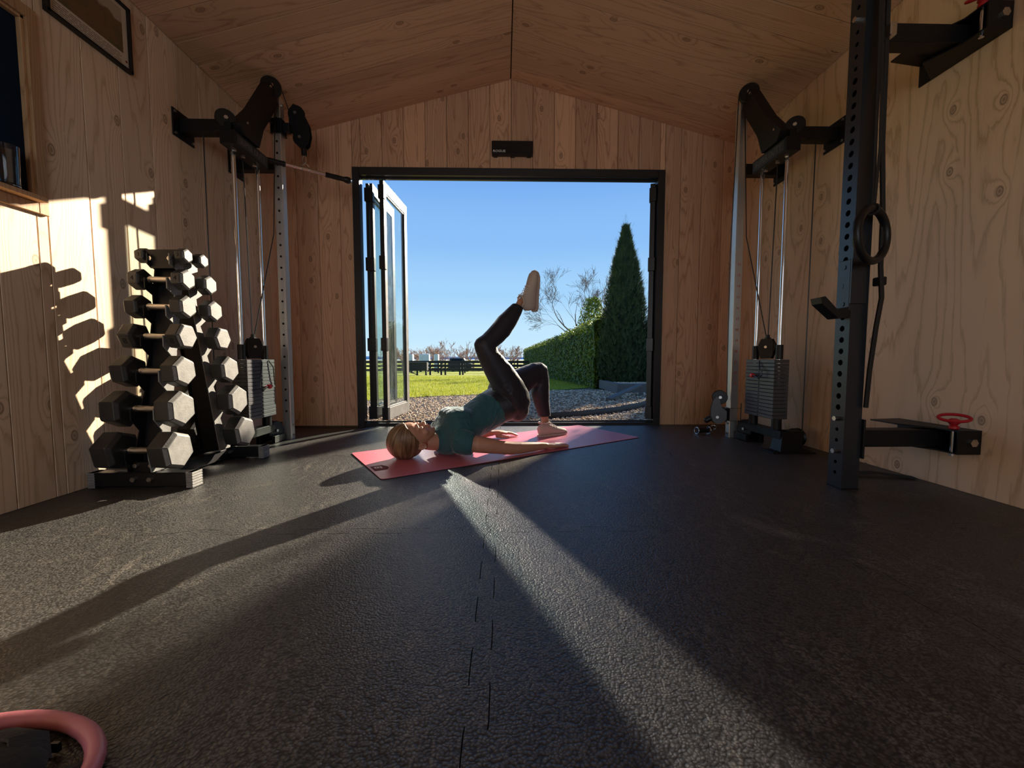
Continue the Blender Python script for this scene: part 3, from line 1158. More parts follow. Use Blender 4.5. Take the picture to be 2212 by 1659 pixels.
# stirrup handle lying by the lowered trolley
t = thing('stirrup_handle', 'black stirrup cable handle lying on the floor by the lowered pulley', 'cable handle', (1.52, 3.0, 0))
a_, b2 = V((1.452, 2.975, .028)), V((1.548, 3.0, .026))
dd = (b2 - a_).normalized()
obj('grip', B().lathe(a_, dd, [(.014, 0), (.018, .004), (.0165, .05), (.018, .095), (.014, .10)], 18), M_PLASTIC, t)
obj('end_ring', B().torus(a_ - dd * .004, dd, .024, .0042, 28, 8), M_CHROME, t)
obj('end_ring', B().torus(b2 + dd * .004, dd, .024, .0042, 28, 8), M_CHROME, t)
obj('webbing', B().tube([a_ + V((0, 0, .024)), a_ + V((.06, .03, .02)), V((1.60, 3.03, .03)), b2 + V((.012, 0, .022))], (.002, .012), n=8, flat=(0, 0, 1)), M_WEB, t)
obj('link_ring', B().torus((1.598, 3.02, .045), (.5, .8, .3), .017, .0035, 24, 8), M_STEELD, t)

# ------------------------------------------------------------------ A-frame dumbbell rack
rk = thing('dumbbell_rack', 'black steel A-frame dumbbell rack standing against the boarded wall', 'dumbbell rack', (-1.59, 2.06, 0))
HZS = [.167, .346, .511, .669, .806, .932, 1.045]
FY = [1.785, 1.822, 1.860, 1.893, 1.917, 1.930, 1.950]
BY = [2.245, 2.205, 2.165, 2.130, 2.093, 2.075, 2.052]
xc = -1.578
for yv in (1.80, 2.325):
    ft = obj('foot', B().rng((xc - .21, xc + .195), (yv - .026, yv + .026), (.008, .070), bev=.003), M_BLACK, rk)
    for sg in (-1, 1):
        b = B()
        for k in range(6):
            b.rng((xc - .0075 + sg * .196, xc - .0075 + sg * .225), (yv - .031, yv + .031), (.003 + k * .0118, .012 + k * .0118), bev=.0012)
        b.rng((xc - .0075 + sg * .196, xc - .0075 + sg * .222), (yv - .0285, yv + .0285), (.004, .071))
        obj('end_cap', b, M_RUBEND, ft, label='ribbed end cap')
    for dx in (-.035, .035):
        obj('bolt', B().cyl((xc + dx, yv - .026, .042), (xc + dx, yv - .038, .042), .011, n=6), M_STEELD, ft)
obj('centre_beam', B().rng((xc - .026, xc + .026), (1.826, 2.299), (.010, .062), bev=.003), M_BLACK, rk)
for ys_, sg in ((FY, -1), (BY, 1)):
    # a folded channel: two toothed side plates and a web
    off = .026           # web sits this far behind the handle line
    prof = []
    zb, zt_ = .075, 1.085
    for k, (zh, yh) in enumerate(zip(HZS, ys_)):
        prof += [(yh + sg * .034, zh - .030), (yh + sg * .034, zh + .004), (yh + sg * .022, zh + .004), (yh + sg * .014, zh - .016), (yh - sg * .014, zh - .016), (yh - sg * .020, zh + .010)]
        if k < 6:
            zn, yn = HZS[k + 1], ys_[k + 1]
            prof += [(yn - sg * .006, zh + (zn - zh) * .45), (yn + sg * .034, zn - .045)]
    bot = [(ys_[0] - sg * .060, zb), (ys_[0] + sg * .022, zb)]
    topp = [(ys_[6] - sg * .060, HZS[6] + .022)]
    poly = bot[1:] + prof + topp + bot[:1]
    for x_ in (xc - .052, xc + .047):
        obj('side_plate', B().prism([(x_, a, z) for a, z in poly], (.005, 0, 0)), M_RUBEND if x_ > xc else M_BLACK, rk, smooth=15,  # room-side plate is paler: sunlight put into its colour
            label='side plate with saddle notches, painted sunlit grey' if x_ > xc else None)
    w0, w1 = ys_[0] - sg * .050, ys_[6] - sg * .050
    b = B().prism([(xc - .048, w0, zb), (xc - .048, w0 + sg * .005, zb), (xc - .048, w1 + sg * .005, HZS[6] + .02), (xc - .048, w1, HZS[6] + .02)], (.096, 0, 0))
    obj('web_plate', b, M_BLACK, rk)
    yv = 1.80 if sg < 0 else 2.325
    b = B().rng((xc - .05, xc + .05), (yv - .012, yv + .012), (.066, .115), bev=.002)
    br = obj('foot_bracket', b, M_BLACK, rk)
    for dx in (-.034, .034):
        obj('bolt', B().cyl((xc + dx, yv - .012, .10), (xc + dx, yv - .024, .10), .010, n=6), M_STEELD, br)
b = B().rng((xc - .075, xc + .075), (1.938, 2.064), (1.058, 1.070), bev=.003)
b.prism([(xc - .075, 1.934, 1.07), (xc + .075, 1.934, 1.07), (xc + .075, 1.934, 1.015), (xc + .05, 1.934, .985), (xc - .05, 1.934, .985), (xc - .075, 1.934, 1.015)], (0, .005, 0))
tp_ = obj('top_plate', b, M_BLACK, rk)
for dx in (-.045, .045):
    obj('bolt', B().cyl((xc + dx, 1.934, 1.028), (xc + dx, 1.922, 1.028), .011, n=6), M_STEELD, tp_)

# ------------------------------------------------------------------ hex dumbbells, one pair per tier
AF = [.152, .142, .124, .108, .094, .084, .060]        # across flats
HL = [.090, .084, .074, .067, .061, .056, .046]        # head length
GL = [.146, .146, .144, .142, .140, .138, .134]        # grip length
ROT = [12, 3, 8, 25, 4, 0, 2]
TIER = ['lowest tier', 'second tier up', 'third tier up', 'fourth tier up', 'fifth tier up', 'sixth tier up', 'top tier']
NUM = {5: '4', 3: '8', 6: '2'}


def hexhead(b, c, sg, af, L, rot):
    Rv = af / math.sqrt(3)
    ch = af * .13
    rings = []
    for x_, r in ((0, Rv * .80), (ch * .7, Rv), (L - ch * .8, Rv), (L, Rv * .84)):
        rings.append([V((c.x + sg * x_, c.y + r * math.cos(R(60 * k + rot)), c.z + r * math.sin(R(60 * k + rot)))) for k in range(6)])
    b.loft(rings)


for ys_, sg, sidew in ((FY, -1, 'away from the doorway'), (BY, 1, 'facing the doorway')):
    for k in range(7):
        zh, yh = HZS[k], ys_[k]
        rr = .0125 if k < 6 else .011
        c = V((xc, yh, zh))
        size = ['largest', 'large', 'fairly large', 'medium', 'fairly small', 'small', 'smallest'][k]
        lab = f'{size} black hex dumbbell on the {TIER[k]}, rack side {sidew}'
        t = thing('dumbbell', lab, 'dumbbell', (xc, yh, zh - AF[k] / 2), group='hex dumbbells on the A-frame rack')
        g = GL[k] / 2
        prof = [(rr * .85, -g - .01), (rr * .85, -g + .012), (rr * 1.25, -g + .018), (rr * 1.1, -g + .030), (rr * 1.22, 0), (rr * 1.1, g - .030), (rr * 1.25, g - .018), (rr * .85, g - .012), (rr * .85, g + .01)]
        obj('handle', B().lathe(c, (1, 0, 0), prof, 20), M_KNURL, t, label='knurled steel handle')
        rot = ROT[k] + 30
        for e in (-1, 1):
            b = B()
            hexhead(b, c + V((e * g, 0, 0)), e, AF[k], HL[k], rot)
            b.b.faces.ensure_lookup_table()
            for f in b.b.faces:
                f.normal_update()
            bmesh.ops.recalc_face_normals(b.b, faces=b.b.faces[:])
            for f in b.b.faces:
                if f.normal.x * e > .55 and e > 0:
                    f.material_index = 1  # only the sun-facing end is painted pale, along with its wear
            bmesh.ops.bevel(b.b, geom=b.b.edges[:], offset=.0022, segments=1, affect='EDGES')
            h = obj('head', b, [M_RUBBER, M_RUBEND], t, smooth=0, recalc=False, label='head with a worn end painted sunlit grey' if e > 0 else None)
            if k in NUM and sg < 0:
                fn = V((0, -math.cos(R(ROT[k])), -math.sin(R(ROT[k]))))
                upv = V((0, -math.sin(R(ROT[k])) * 1, math.cos(R(ROT[k]))))
                fc = c + V((e * (g + HL[k] * .47), 0, 0)) + fn * (AF[k] / 2)
                w_ = AF[k] * .2
                lb = B().prism([fc + V((-w_, 0, 0)) - upv * w_, fc + V((w_, 0, 0)) - upv * w_, fc + V((w_, 0, 0)) + upv * w_, fc + V((-w_, 0, 0)) + upv * w_], fn * .0012)
                obj('number_plate', lb, M_RUBBER, h)
                me = text_mesh(NUM[k], w_ * 1.7, .0004, fc + fn * .0015, (1, 0, 0), upv, 'CENTER')
                link('number', me, M_HOLE, h)

# ------------------------------------------------------------------ fold-back squat rack on the plywood wall
sr = thing('squat_rack', 'tall black perforated rack post with two arms folded to the plywood wall', 'squat rack', (1.50, 1.733, 0))
px0, px1, py0, py1 = 1.465, 1.540, 1.695, 1.770
def perforated_post():
    """square tube whose room-side face has real round holes"""
    b = B()
    T = .004
    b.rng((px1 - T, px1), (py0, py1), (.003, 2.36))
    b.rng((px0, px1 - T), (py0, py0 + T), (.003, 2.36))
    b.rng((px0, px1 - T), (py1 - T, py1), (.003, 2.36))
    # face at px0: strips with circular cut-outs
    hz = []
    hz = [(.068, .0085), (.115, .0085), (.163, .0085), (.211, .0085), (.259, .0085), (.307, .0085)]
    z = .3565
    while z < 2.33:
        hz.append((z, .0125 if z < 1.74 else .0085))
        z += .0487
    zs = 0.003
    cy = (py0 + py1) / 2
    n = 16
    y0, y1 = py0 + T, py1 - T
    for i, (hzv, r) in enumerate(hz):
        za, zb2 = hzv - .0225, hzv + .0225
        if za > zs + 1e-4:
            b.quad((px0, y0, zs), (px0, y1, zs), (px0, y1, za), (px0, y0, za))
        ring, outr, back = [], [], []
        for k in range(n):
            t = 2 * math.pi * k / n
            cc, ss = math.cos(t), math.sin(t)
            ring.append(V((px0, cy + r * cc, hzv + r * ss)))
            m_ = max(abs(cc), abs(ss))
            outr.append(V((px0, cy + cc / m_ * (y1 - y0) / 2, hzv + ss / m_ * .0225)))
            back.append(V((px0 + T, cy + r * cc, hzv + r * ss)))
        for k in range(n):
            k2 = (k + 1) % n
            b.quad(outr[k], outr[k2], ring[k2], ring[k])
            b.quad(ring[k], ring[k2], back[k2], back[k])
        zs = zb2
    b.quad((px0, y0, zs), (px0, y1, zs), (px0, y1, 2.36), (px0, y0, 2.36))
    bmesh.ops.remove_doubles(b.b, verts=b.b.verts[:], dist=1e-5)
    return b


post = obj('post', perforated_post(), M_RACKBLUE, sr, smooth=0)
obj('foot_cap', B().rng((px0 - .002, px1 + .002), (py0 - .002, py1 + .002), (0, .006)), M_PLASTIC, post)
for zv in (.163, .307, 1.964):
    obj('bolt', B().cyl((px0, py0 + .0375, zv), (px0 - .016, py0 + .0375, zv), .011, n=6), M_STEELD, post)
for z0, up_ in ((.223, False), (1.893, True)):
    ar = obj('folding_arm', B().rng((px1 + .008, 1.945), (1.700, 1.765), (z0 - .037, z0 + .037), bev=.003), M_BLACK, sr)
    obj('arm_plate', B().rng((px1, px1 + .008), (1.680, 1.785), (z0 - .085, z0 + .085), bev=.002), M_BLACK, ar)
    # hinged channel bolted to the wall
    b = B()
    b.rng((XR - .007, XR - .001), (1.605, 1.955), (z0 - .05, z0 + .05))
    b.prism([(XR - .006, 1.605, z0 + .044), (XR - .1, 1.605, z0 + .044), (XR - .1, 1.69, z0 + .044), (XR - .17, 1.80, z0 + .044), (XR - .17, 1.93, z0 + .044), (XR - .006, 1.955, z0 + .044)], (0, 0, .006))
    b.prism([(XR - .006, 1.605, z0 - .050), (XR - .1, 1.605, z0 - .050), (XR - .1, 1.69, z0 - .050), (XR - .15, 1.80, z0 - .050), (XR - .006, 1.90, z0 - .050)], (0, 0, .006))
    b.rng((XR - .1, XR - .006), (1.605, 1.611), (z0 - .044, z0 + .044))
    hb = obj('wall_hinge_bracket', b, M_BLACK, sr, smooth=15)
    obj('bolt', B().cyl((XR - .042, 1.605, z0), (XR - .042, 1.593, z0), .017, n=6), M_STEELD, hb)
    hp = V((XR - .082, 1.640, z0))
    b = B()
    pts = []
    for i in range(32):
        tt = 2 * math.pi * i / 32
        ex, ey = math.cos(tt), math.sin(tt)
        l_ = V((.62, -.78, 0))
        pts.append(hp + V((0, 0, .098)) + l_ * (ex * .047) + V((0, 0, 1)) * (ey * .013) + V((.78, .62, 0)) * (ey * .018))
    b.tube(pts, .0062, n=8, closed=True)
    b.lathe(hp + V((0, 0, .050)), (0, 0, 1), [(.012, 0), (.017, .004), (.017, .014), (.011, .018), (.019, .028), (.016, .042), (.008, .046)], 16)
    pin = obj('locking_pin', b, M_RED, sr, label='red loop-handled locking pin')
    obj('pin_shaft', B().cyl(hp + V((0, 0, -.062)), hp + V((0, 0, .05)), .0085, n=14), M_CHROME, pin, label='chrome pin shaft')

# bar hook hanging on the post
jc = thing('bar_hook', 'black steel bar hook clamped on the rack post', 'rack hook', (px0 - .005, 1.733, .76))
b = B().rng((px0 - .012, px0 - .001), (1.690, 1.752), (.770, .985), bev=.003)
b.rng((px0 - .012, px1 - .02), (1.684, 1.690), (.80, .985))
bp = obj('back_plate', b, M_RACKBLUE, jc)
for zv in (.80, .955):
    obj('screw', B().cyl((px0 - .012, 1.722, zv), (px0 - .0145, 1.722, zv), .009, n=12), M_BLACKSAT, bp)
b = B().prism([(px0 - .004, 1.692, .788), (px0 - .004, 1.692, .742), (px0 - .052, 1.692, .738), (px0 - .125, 1.692, .800), (px0 - .132, 1.692, .826), (px0 - .112, 1.692, .830), (px0 - .058, 1.692, .776)], (0, .058, 0))
obj('hook', b, M_PLASTIC, jc, smooth=15)
obj('hook_pin', B().cyl((px0 - .013, 1.733, .878), (px0 + .05, 1.733, .878), .011, n=12), M_BLACKSAT, jc)

# gymnastic ring hanging on its strap beside the post
rg = thing('gymnastic_ring', 'black gymnastic ring hanging on a thin strap beside the rack post', 'exercise ring', (1.47, 1.622, .945))
axr = V((-.37, .93, 0)).normalized()
obj('ring', B().torus((1.473, 1.622, 1.062), axr, .102, .0155, 48, 14), M_PLASTIC, rg)
b = B().tube([(1.473, 1.622, 1.150), (1.478, 1.632, 1.4), (1.492, 1.655, 1.8), (1.50, 1.672, 2.12), (1.50, 1.685, 2.34)], (.0014, .011), n=8, flat=axr)
b.tube([(1.476, 1.622, 1.15), (1.497, 1.634, 1.4), (1.512, 1.660, 1.75), (1.512, 1.672, 2.05), (1.505, 1.680, 2.34)], (.0014, .011), n=8, flat=axr)
b.torus((1.474, 1.622, 1.162), V((.93, .37, 0)), .019, .004, 20, 8)
obj('strap', b, M_WEB, rg)
obj('cam_buckle', B().rng((1.535, 1.562), (1.655, 1.690), (1.85, 1.90), bev=.004), M_STEELD, rg)

sb = thing('webbing_strap', 'long black webbing strap hanging down along the rack post', 'strap', (1.545, 1.68, .35))
pts = [(1.552, 1.700, 2.34), (1.552, 1.692, 1.9), (1.552, 1.684, 1.45), (1.556, 1.668, 1.15), (1.556, 1.665, .95), (1.563, 1.660, .82), (1.558, 1.672, .70), (1.552, 1.684, .52), (1.549, 1.689, .36)]
obj('band', B().tube(pts, (.009, .020), n=10, flat=(.7, -.7, 0)), M_WEB, sb)
obj('keeper', B().rng((1.545, 1.575), (1.650, 1.690), (.87, .905), bev=.004), M_PLASTIC, sb)
b = B().tube([(1.62, 1.85, .006), (1.70, 1.90, .014), (1.80, 1.90, .016), (1.88, 1.865, .010), (1.945, 1.845, .006)], (.003, .030), n=10, flat=(0, 0, 1))
props(obj('floor_strap', b, M_WEB), 'flat black strap lying on the floor between rack post and plywood wall', 'strap')

# ------------------------------------------------------------------ wall things
ck = thing('wall_timer', 'small black wall timer with white lettering above the door', 'timer', (.075, YB, 2.20))
cx0, cx1, cz0, cz1 = -.092, .241, 2.206, 2.318
obj('case', B().rng((cx0, cx1), (YB - .045, YB), (cz0 + .004, cz1), bev=.004), M_PLASTIC, ck)
obj('screen', B().rng((cx0 + .008, cx1 - .008), (YB - .0468, YB - .044), (cz0 + .012, cz1 - .008), bev=.001), simple('dark_screen', (.006, .006, .008), .15), ck)
for xa in (cx0 + .012, .06, cx1 - .05):
    obj('foot', B().rng((xa, xa + .035), (YB - .035, YB - .005), (cz0 - .004, cz0 + .006), bev=.001), M_PLASTIC, ck)
me = text_mesh('ROGUE', .024, .0005, (cx0 + .010, YB - .0474, cz0 + .028), (1, 0, 0), (0, 0, 1), 'LEFT', sx=1.25, bold=.0005)
link('lettering', me, M_WHITE, ck)

fp = thing('framed_picture', 'dark framed landscape print on the boarded wall above the window', 'picture', (XL, 1.925, 1.958))
fy0, fy1, fz0, fz1 = 1.742, 2.122, 1.957, 2.262
fx = XL + .022
b = B()
b.rng((XL, fx), (fy0, fy1), (fz0, fz0 + .014), bev=.002)
b.rng((XL, fx), (fy0, fy1), (fz1 - .014, fz1), bev=.002)
b.rng((XL, fx), (fy0, fy0 + .014), (fz0, fz1), bev=.002)
b.rng((XL, fx), (fy1 - .014, fy1), (fz0, fz1), bev=.002)
obj('frame', b, M_PLASTIC, fp)
mb = obj('mat_board', B().rng((XL + .004, XL + .010), (fy0 + .01, fy1 - .01), (fz0 + .01, fz1 - .01)), M_PAPER, fp)
obj('print', B().rng((XL + .0102, XL + .0108), (fy0 + .045, fy1 - .040), (fz0 + .075, fz1 - .030)), M_PAINT, fp)
b = B()
rnd = random.Random(4)
for r_ in range(5):
    ya = fy0 + .03
    while ya < fy1 - .07:
        wv = rnd.uniform(.012, .05)
        b.rng((XL + .0102, XL + .0106), (ya, min(ya + wv, fy1 - .05)), (fz0 + .026 + r_ * .0085, fz0 + .0285 + r_ * .0085))
        ya += wv + .006
obj('caption_lines', b, M_INK, fp, label='rows of small dark caption text', kind='stuff')
obj('seal', B().cyl((XL + .0102, fy1 - .026, fz0 + .045), (XL + .0107, fy1 - .026, fz0 + .045), .005, n=12), M_EMBLEM, fp)

gls = thing('drinking_glass', 'clear drinking glass standing on the window sill', 'glass', (XL + .018, 1.572, WZ0 + .014))
gz = WZ0 + .0145
gc = (XL + .018, 1.572, gz)
obj('tumbler', B().lathe(gc, (0, 0, 1), [(.001, .0), (.026, .0), (.029, .004), (.0295, .06), (.0305, .066), (.0315, .150), (.0298, .150), (.0285, .070), (.0275, .060), (.0270, .014), (.001, .012)], 36), M_GLASS, gls, recalc=True)

# ------------------------------------------------------------------ foreground things on the floor
tb = thing('exercise_tube', 'pink rubber exercise tube curled on the floor round a black bag', 'exercise tube', (-.70, .50, 0))
pts = []
for i in range(40):
    a = 2 * math.pi * i / 40
    pts.append((-.730 + .178 * math.cos(a), .490 + .118 * math.sin(a) * (1 if math.sin(a) > 0 else .9), .013))
obj('tube', B().tube(pts, .0118, n=14, closed=True), M_TUBE, tb)
bgx = thing('ankle_cuff', 'black padded fabric cuff lying inside the pink tube', 'cuff', (-.72, .50, 0))
b = B()
rings = []
for i, (x_, w_, h_) in enumerate(((-.86, .03, .012), (-.80, .05, .034), (-.72, .058, .046), (-.66, .050, .042), (-.625, .040, .028), (-.605, .015, .010))):
    rings.append([V((x_, .498 + w_ * math.cos(t), .028 + h_ * .62 * math.sin(t))) for t in [2 * math.pi * k / 16 for k in range(16)]])
b.loft(rings)
obj('pad', b, M_BAG, bgx)
obj('flap', B().tube([(-.80, .555, .010), (-.72, .566, .030), (-.665, .548, .042), (-.632, .520, .03)], (.006, .022), n=10, flat=(0, .5, .8)), M_BAG, bgx)
obj('loop', B().tube([(-.607, .500, .008), (-.588, .514, .022), (-.580, .530, .018), (-.592, .52, .006)], (.003, .012), n=8, flat=(0, .4, .8)), M_WEB, bgx)
obj('buckle', B().rng((-.652, -.640), (.560, .566), (.004, .018), bev=.001), M_PLASTIC, bgx)

# yoga mat under the person
ea = V((.8455, .5340, 0))
en = V((-.5340, .8455, 0))
MO = V((-.7415, 2.1405, 0))
my = thing('yoga_mat', 'pink yoga mat lying on the rubber floor under the person', 'yoga mat', (-.7415 + .9 * .8455, 2.1405 + .9 * .534, 0))


def matpt(a, n, z):
    return MO + ea * a + en * n + V((0, 0, z))


def rrect(a0, a1, n0, n1, r, z, k=6):
    pts = []
    for ca, cn, st in ((a1 - r, n1 - r, 0), (a0 + r, n1 - r, 90), (a0 + r, n0 + r, 180), (a1 - r, n0 + r, 270)):
        for i in range(k + 1):
            t = R(st + 90 * i / k)
            pts.append(matpt(ca + r * math.cos(t), cn + r * math.sin(t), z))
    return pts


obj('mat_base', B().prism(rrect(0, 1.83, -.317, .317, .02, .0), (0, 0, .0032)), M_MATEDGE, my)
obj('mat_top', B().prism(rrect(.001, 1.829, -.316, .316, .019, .0032), (0, 0, .0022)), M_YOGA, my)
eb = B().prism([matpt(a, n, .0054) for a, n in ((.012, -.165), (.075, -.165), (.092, -.13), (.092, -.10), (.075, -.065), (.012, -.065))], (0, 0, .0003))
em = obj('emblem', eb, M_EMBLEM, my, label='dark red corner emblem')
b = B()
for a, n, la, ln in ((.026, -.118, .035, .007), (.026, -.094, .035, .007), (.026, -.118, .008, .024), (.040, -.118, .008, .024), (.055, -.125, .008, .038)):
    b.prism([matpt(a, n, .0057), matpt(a + la, n, .0057), matpt(a + la, n + ln, .0057), matpt(a, n + ln, .0057)], (0, 0, .0002))
obj('emblem_mark', b, M_EMBW, em)
# ------------------------------------------------------------------ person doing a one-legged bridge on the mat
pr = thing('person', 'person in teal shirt and black leggings in a one-legged bridge on the mat', 'person', tuple(matpt(.75, 0, .006)))
MZ = .0055
ROLL = [0.0]
_flat = matpt


def matpt(a, n, z):
    # the head is rolled a little towards the person's own shoulder
    if ROLL[0]:
        c_, s_ = math.cos(ROLL[0]), math.sin(ROLL[0])
        n, z = n * c_ - (z - .100) * s_, .100 + n * s_ + (z - .100) * c_
    return _flat(a, n, z)




def q(a, n, z):
    return matpt(a, n, max(z, MZ))


def ring(top, bot, w, n0=0.0, e=2.0, k=28, n_top=None, off=0.0):
    """closed ring between the (a,z) points top and bot, half width w; off shrinks or grows it"""
    tv, bv = V((top[0], top[1])), V((bot[0], bot[1]))
    c = (tv + bv) / 2
    h = (tv - bv) / 2
    hl = h.length
    h = h * ((hl + off) / hl)
    w = w + off
    out = []
    for i in range(k):
        t = 2 * math.pi * i / k
        cc, ss = math.cos(t), math.sin(t)
        x = math.copysign(abs(cc) ** (2 / e), cc) * w
        y = math.copysign(abs(ss) ** (2 / e), ss)
        nn_ = n0 if n_top is None else n0 + (n_top - n0) * (y * .5 + .5)
        out.append(matpt(c.x + h.x * y, nn_ + x, c.y + h.y * y))
    return out


def chain(pts, n=16):
    """smooth tapered limb through (a, n, z, r) with round ends"""
    P_ = [V((p[0], p[1], p[2])) for p in pts]
    r_ = [p[3] if not isinstance(p[3], tuple) else p[3] for p in pts]
    W = [matpt(*p) for p in P_]
    return W, r_


def add_chain(b, pts, n=16, flat=None):
    W, r_ = chain(pts)
    b.tube(W, r_, n=n, flat=flat)
    for p, r in ((W[0], r_[0]), (W[-1], r_[-1])):
        rr = r if not isinstance(r, tuple) else min(r)
        b.ell(p, (rr, rr, rr), 12, 8)


def remesh(name, b, voxel, mat, parent, smooth=4, fac=.5, disp=None, label=None, floor_z=MZ):
    bmesh.ops.recalc_face_normals(b.b, faces=b.b.faces[:])
    me = bpy.data.meshes.new('tmp')
    b.b.to_mesh(me)
    b.b.free()
    o = bpy.data.objects.new('tmp', me)
    COL.objects.link(o)
    md = o.modifiers.new('r', 'REMESH')
    md.mode = 'VOXEL'
    md.voxel_size = voxel
    md.use_smooth_shade = True
    ms = o.modifiers.new('s', 'SMOOTH')
    ms.factor = fac
    ms.iterations = smooth
    dg = bpy.context.evaluated_depsgraph_get()
    res = bpy.data.meshes.new_from_object(o.evaluated_get(dg))
    bpy.data.objects.remove(o)
    bpy.data.meshes.remove(me)
    res.name = name
    if disp:
        nr = [v_.normal.copy() for v_ in res.vertices]
        for v_, nn_ in zip(res.vertices, nr):
            d = v_.co - MO
            v_.co += nn_ * disp(d.dot(ea), d.dot(en), d.z, nn_)
    for v_ in res.vertices:
        if v_.co.z < floor_z:
            v_.co.z = floor_z
    res.polygons.foreach_set('use_smooth', [True] * len(res.polygons))
    res.materials.clear()
    o = link(name, res, mat, parent)
    if label:
        o['label'] = label
    return o


TORSO = [((.425, .160), (.415, .035), .070, 2.0), ((.447, .215), (.430, .012), .150, 2.2), ((.488, .258), (.472, .006), .180, 2.3), ((.539, .272), (.535, .016), .176, 2.2),
         ((.600, .268), (.605, .055), .160, 2.1), ((.660, .300), (.690, .095), .146, 2.1), ((.725, .340), (.770, .130), .142, 2.1), ((.775, .372), (.840, .152), .155, 2.1), ((.815, .385), (.890, .165), .165, 2.1)]
RLEG = [((.805, .345), (.885, .205), .050), ((.778, .376), (.925, .178), .085), ((.752, .404), (.968, .202), .098), ((.725, .442), (1.004, .280), .098), ((.700, .482), (.998, .340), .092), ((.672, .530), (.948, .422), .084),
        ((.645, .590), (.874, .512), .075), ((.630, .628), (.808, .572), .066), ((.626, .655), (.768, .610), .060), ((.640, .682), (.760, .638), .056), ((.688, .712), (.796, .662), .056),
        ((.738, .760), (.848, .708), .055), ((.792, .822), (.902, .778), .049), ((.850, .870), (.936, .836), .040), ((.893, .907), (.955, .874), .035)]
LLEG = [((.82, .350), (.885, .205), .050), ((.840, .400), (.935, .182), .085), ((.885, .426), (.980, .215), .095), ((.950, .458), (1.040, .275), .090), ((1.030, .488), (1.10, .317), .082), ((1.110, .513), (1.150, .352), .072),
        ((1.180, .533), (1.183, .376), .063), ((1.245, .538), (1.190, .376), .058), ((1.290, .512), (1.188, .356), .057), ((1.306, .440), (1.180, .335), .057), ((1.310, .360), (1.184, .305), .055),
        ((1.312, .270), (1.205, .245), .047), ((1.322, .205), (1.226, .192), .039), ((1.331, .156), (1.243, .152), .034)]
RN, LN = -.092, .092


def limb(b, rows, n0, off=0.0, n_end=None):
    N_ = len(rows)
    b.loft([ring(t, u, w_, n0 if n_end is None else n0 + (n_end - n0) * i / (N_ - 1), 2.15, 26, off=off) for i, (t, u, w_) in enumerate(rows)])


# --- skin: one continuous body under the clothes
b = B()
b.loft([ring(t, u, w_, 0, e, 30, off=-.016) for t, u, w_, e in TORSO[:-1] + [((.815, .352), (.880, .195), .130, 2.0)]])
limb(b, RLEG + [((.915, .940), (.968, .900), .029), ((.940, .962), (1.000, .915), .027), ((1.000, .990), (1.035, .945), .024)], RN, -.014)
limb(b, LLEG + [((1.336, .105), (1.250, .100), .030), ((1.335, .060), (1.262, .045), .027), ((1.33, .035), (1.29, .030), .020)], LN, -.014)
# neck and head
b.loft([ring((.345, .128), (.335, .045), .050), ring((.375, .130), (.365, .036), .054), ring((.41, .136), (.405, .030), .058), ring((.445, .155), (.44, .025), .085)])
ROLL[0] = R(15)
b.ell(matpt(.236, 0, .108), (.104, .076, .098), 24, 16, rot=M((ea, en, V((0, 0, 1)))).transposed())
FACE = [((.200, .204), (.210, .055), .064), ((.222, .2105), (.225, .050), .069), ((.248, .2130), (.25, .05), .071), ((.272, .2075), (.275, .055), .069), ((.290, .1985), (.292, .065), .066), ((.318, .1930), (.318, .080), .061),
        ((.342, .1885), (.338, .092), .054), ((.362, .1830), (.355, .105), .045), ((.380, .1745), (.372, .118), .035), ((.393, .163), (.386, .126), .022)]
b.loft([ring(t, u, w_, 0, 2.15, 26) for t, u, w_ in FACE])
b.tube([matpt(.288, 0, .196), matpt(.302, 0, .2015), matpt(.316, 0, .2075), matpt(.325, 0, .2085)], [.0085, .0085, .0095, .0105], n=12)
b.ell(matpt(.3265, 0, .2055), (.0105, .0105, .0105), 12, 8)
b.tube([matpt(.3265, 0, .205), matpt(.331, 0, .190)], [.0095, .010], n=10)
for sg in (-1, 1):
    b.ell(matpt(.3265, sg * .012, .1985), (.0085, .0075, .008), 10, 8)
    b.tube([matpt(.279, sg * .010, .203), matpt(.276, sg * .030, .2005), matpt(.281, sg * .046, .188)], [.0085, .0085, .007], n=10)
    b.ell(matpt(.318, sg * .040, .168), (.024, .020, .020), 12, 8)
    b.ell(matpt(.299, sg * .031, .188), (.0125, .0145, .0095), 12, 8, rot=M((ea, en, V((0, 0, 1)))).transposed())
    # ear: rim, lobe and bowl
    rim = [matpt(.293 + .023 * math.cos(t) * (1.0 if math.cos(t) < 0 else 1.1), sg * (.073 + .008 * (1 - abs(math.cos(t)) * .4)), .100 + .017 * math.sin(t)) for t in [R(-150 + 300 * i / 14) for i in range(15)]]
    b.tube(rim, .0045, n=8)
    b.ell(matpt(.292, sg * .072, .101), (.021, .007, .015), 12, 8, rot=M((ea, en, V((0, 0, 1)))).transposed())
b.ell(matpt(.347, 0, .1885), (.0060, .0215, .0058), 12, 8, rot=M((ea, en, V((0, 0, 1)))).transposed())
b.ell(matpt(.3605, 0, .1850), (.0062, .0180, .0062), 12, 8, rot=M((ea, en, V((0, 0, 1)))).transposed())
b.ell(matpt(.383, 0, .164), (.0125, .0160, .0125), 12, 8)
ROLL[0] = 0.0


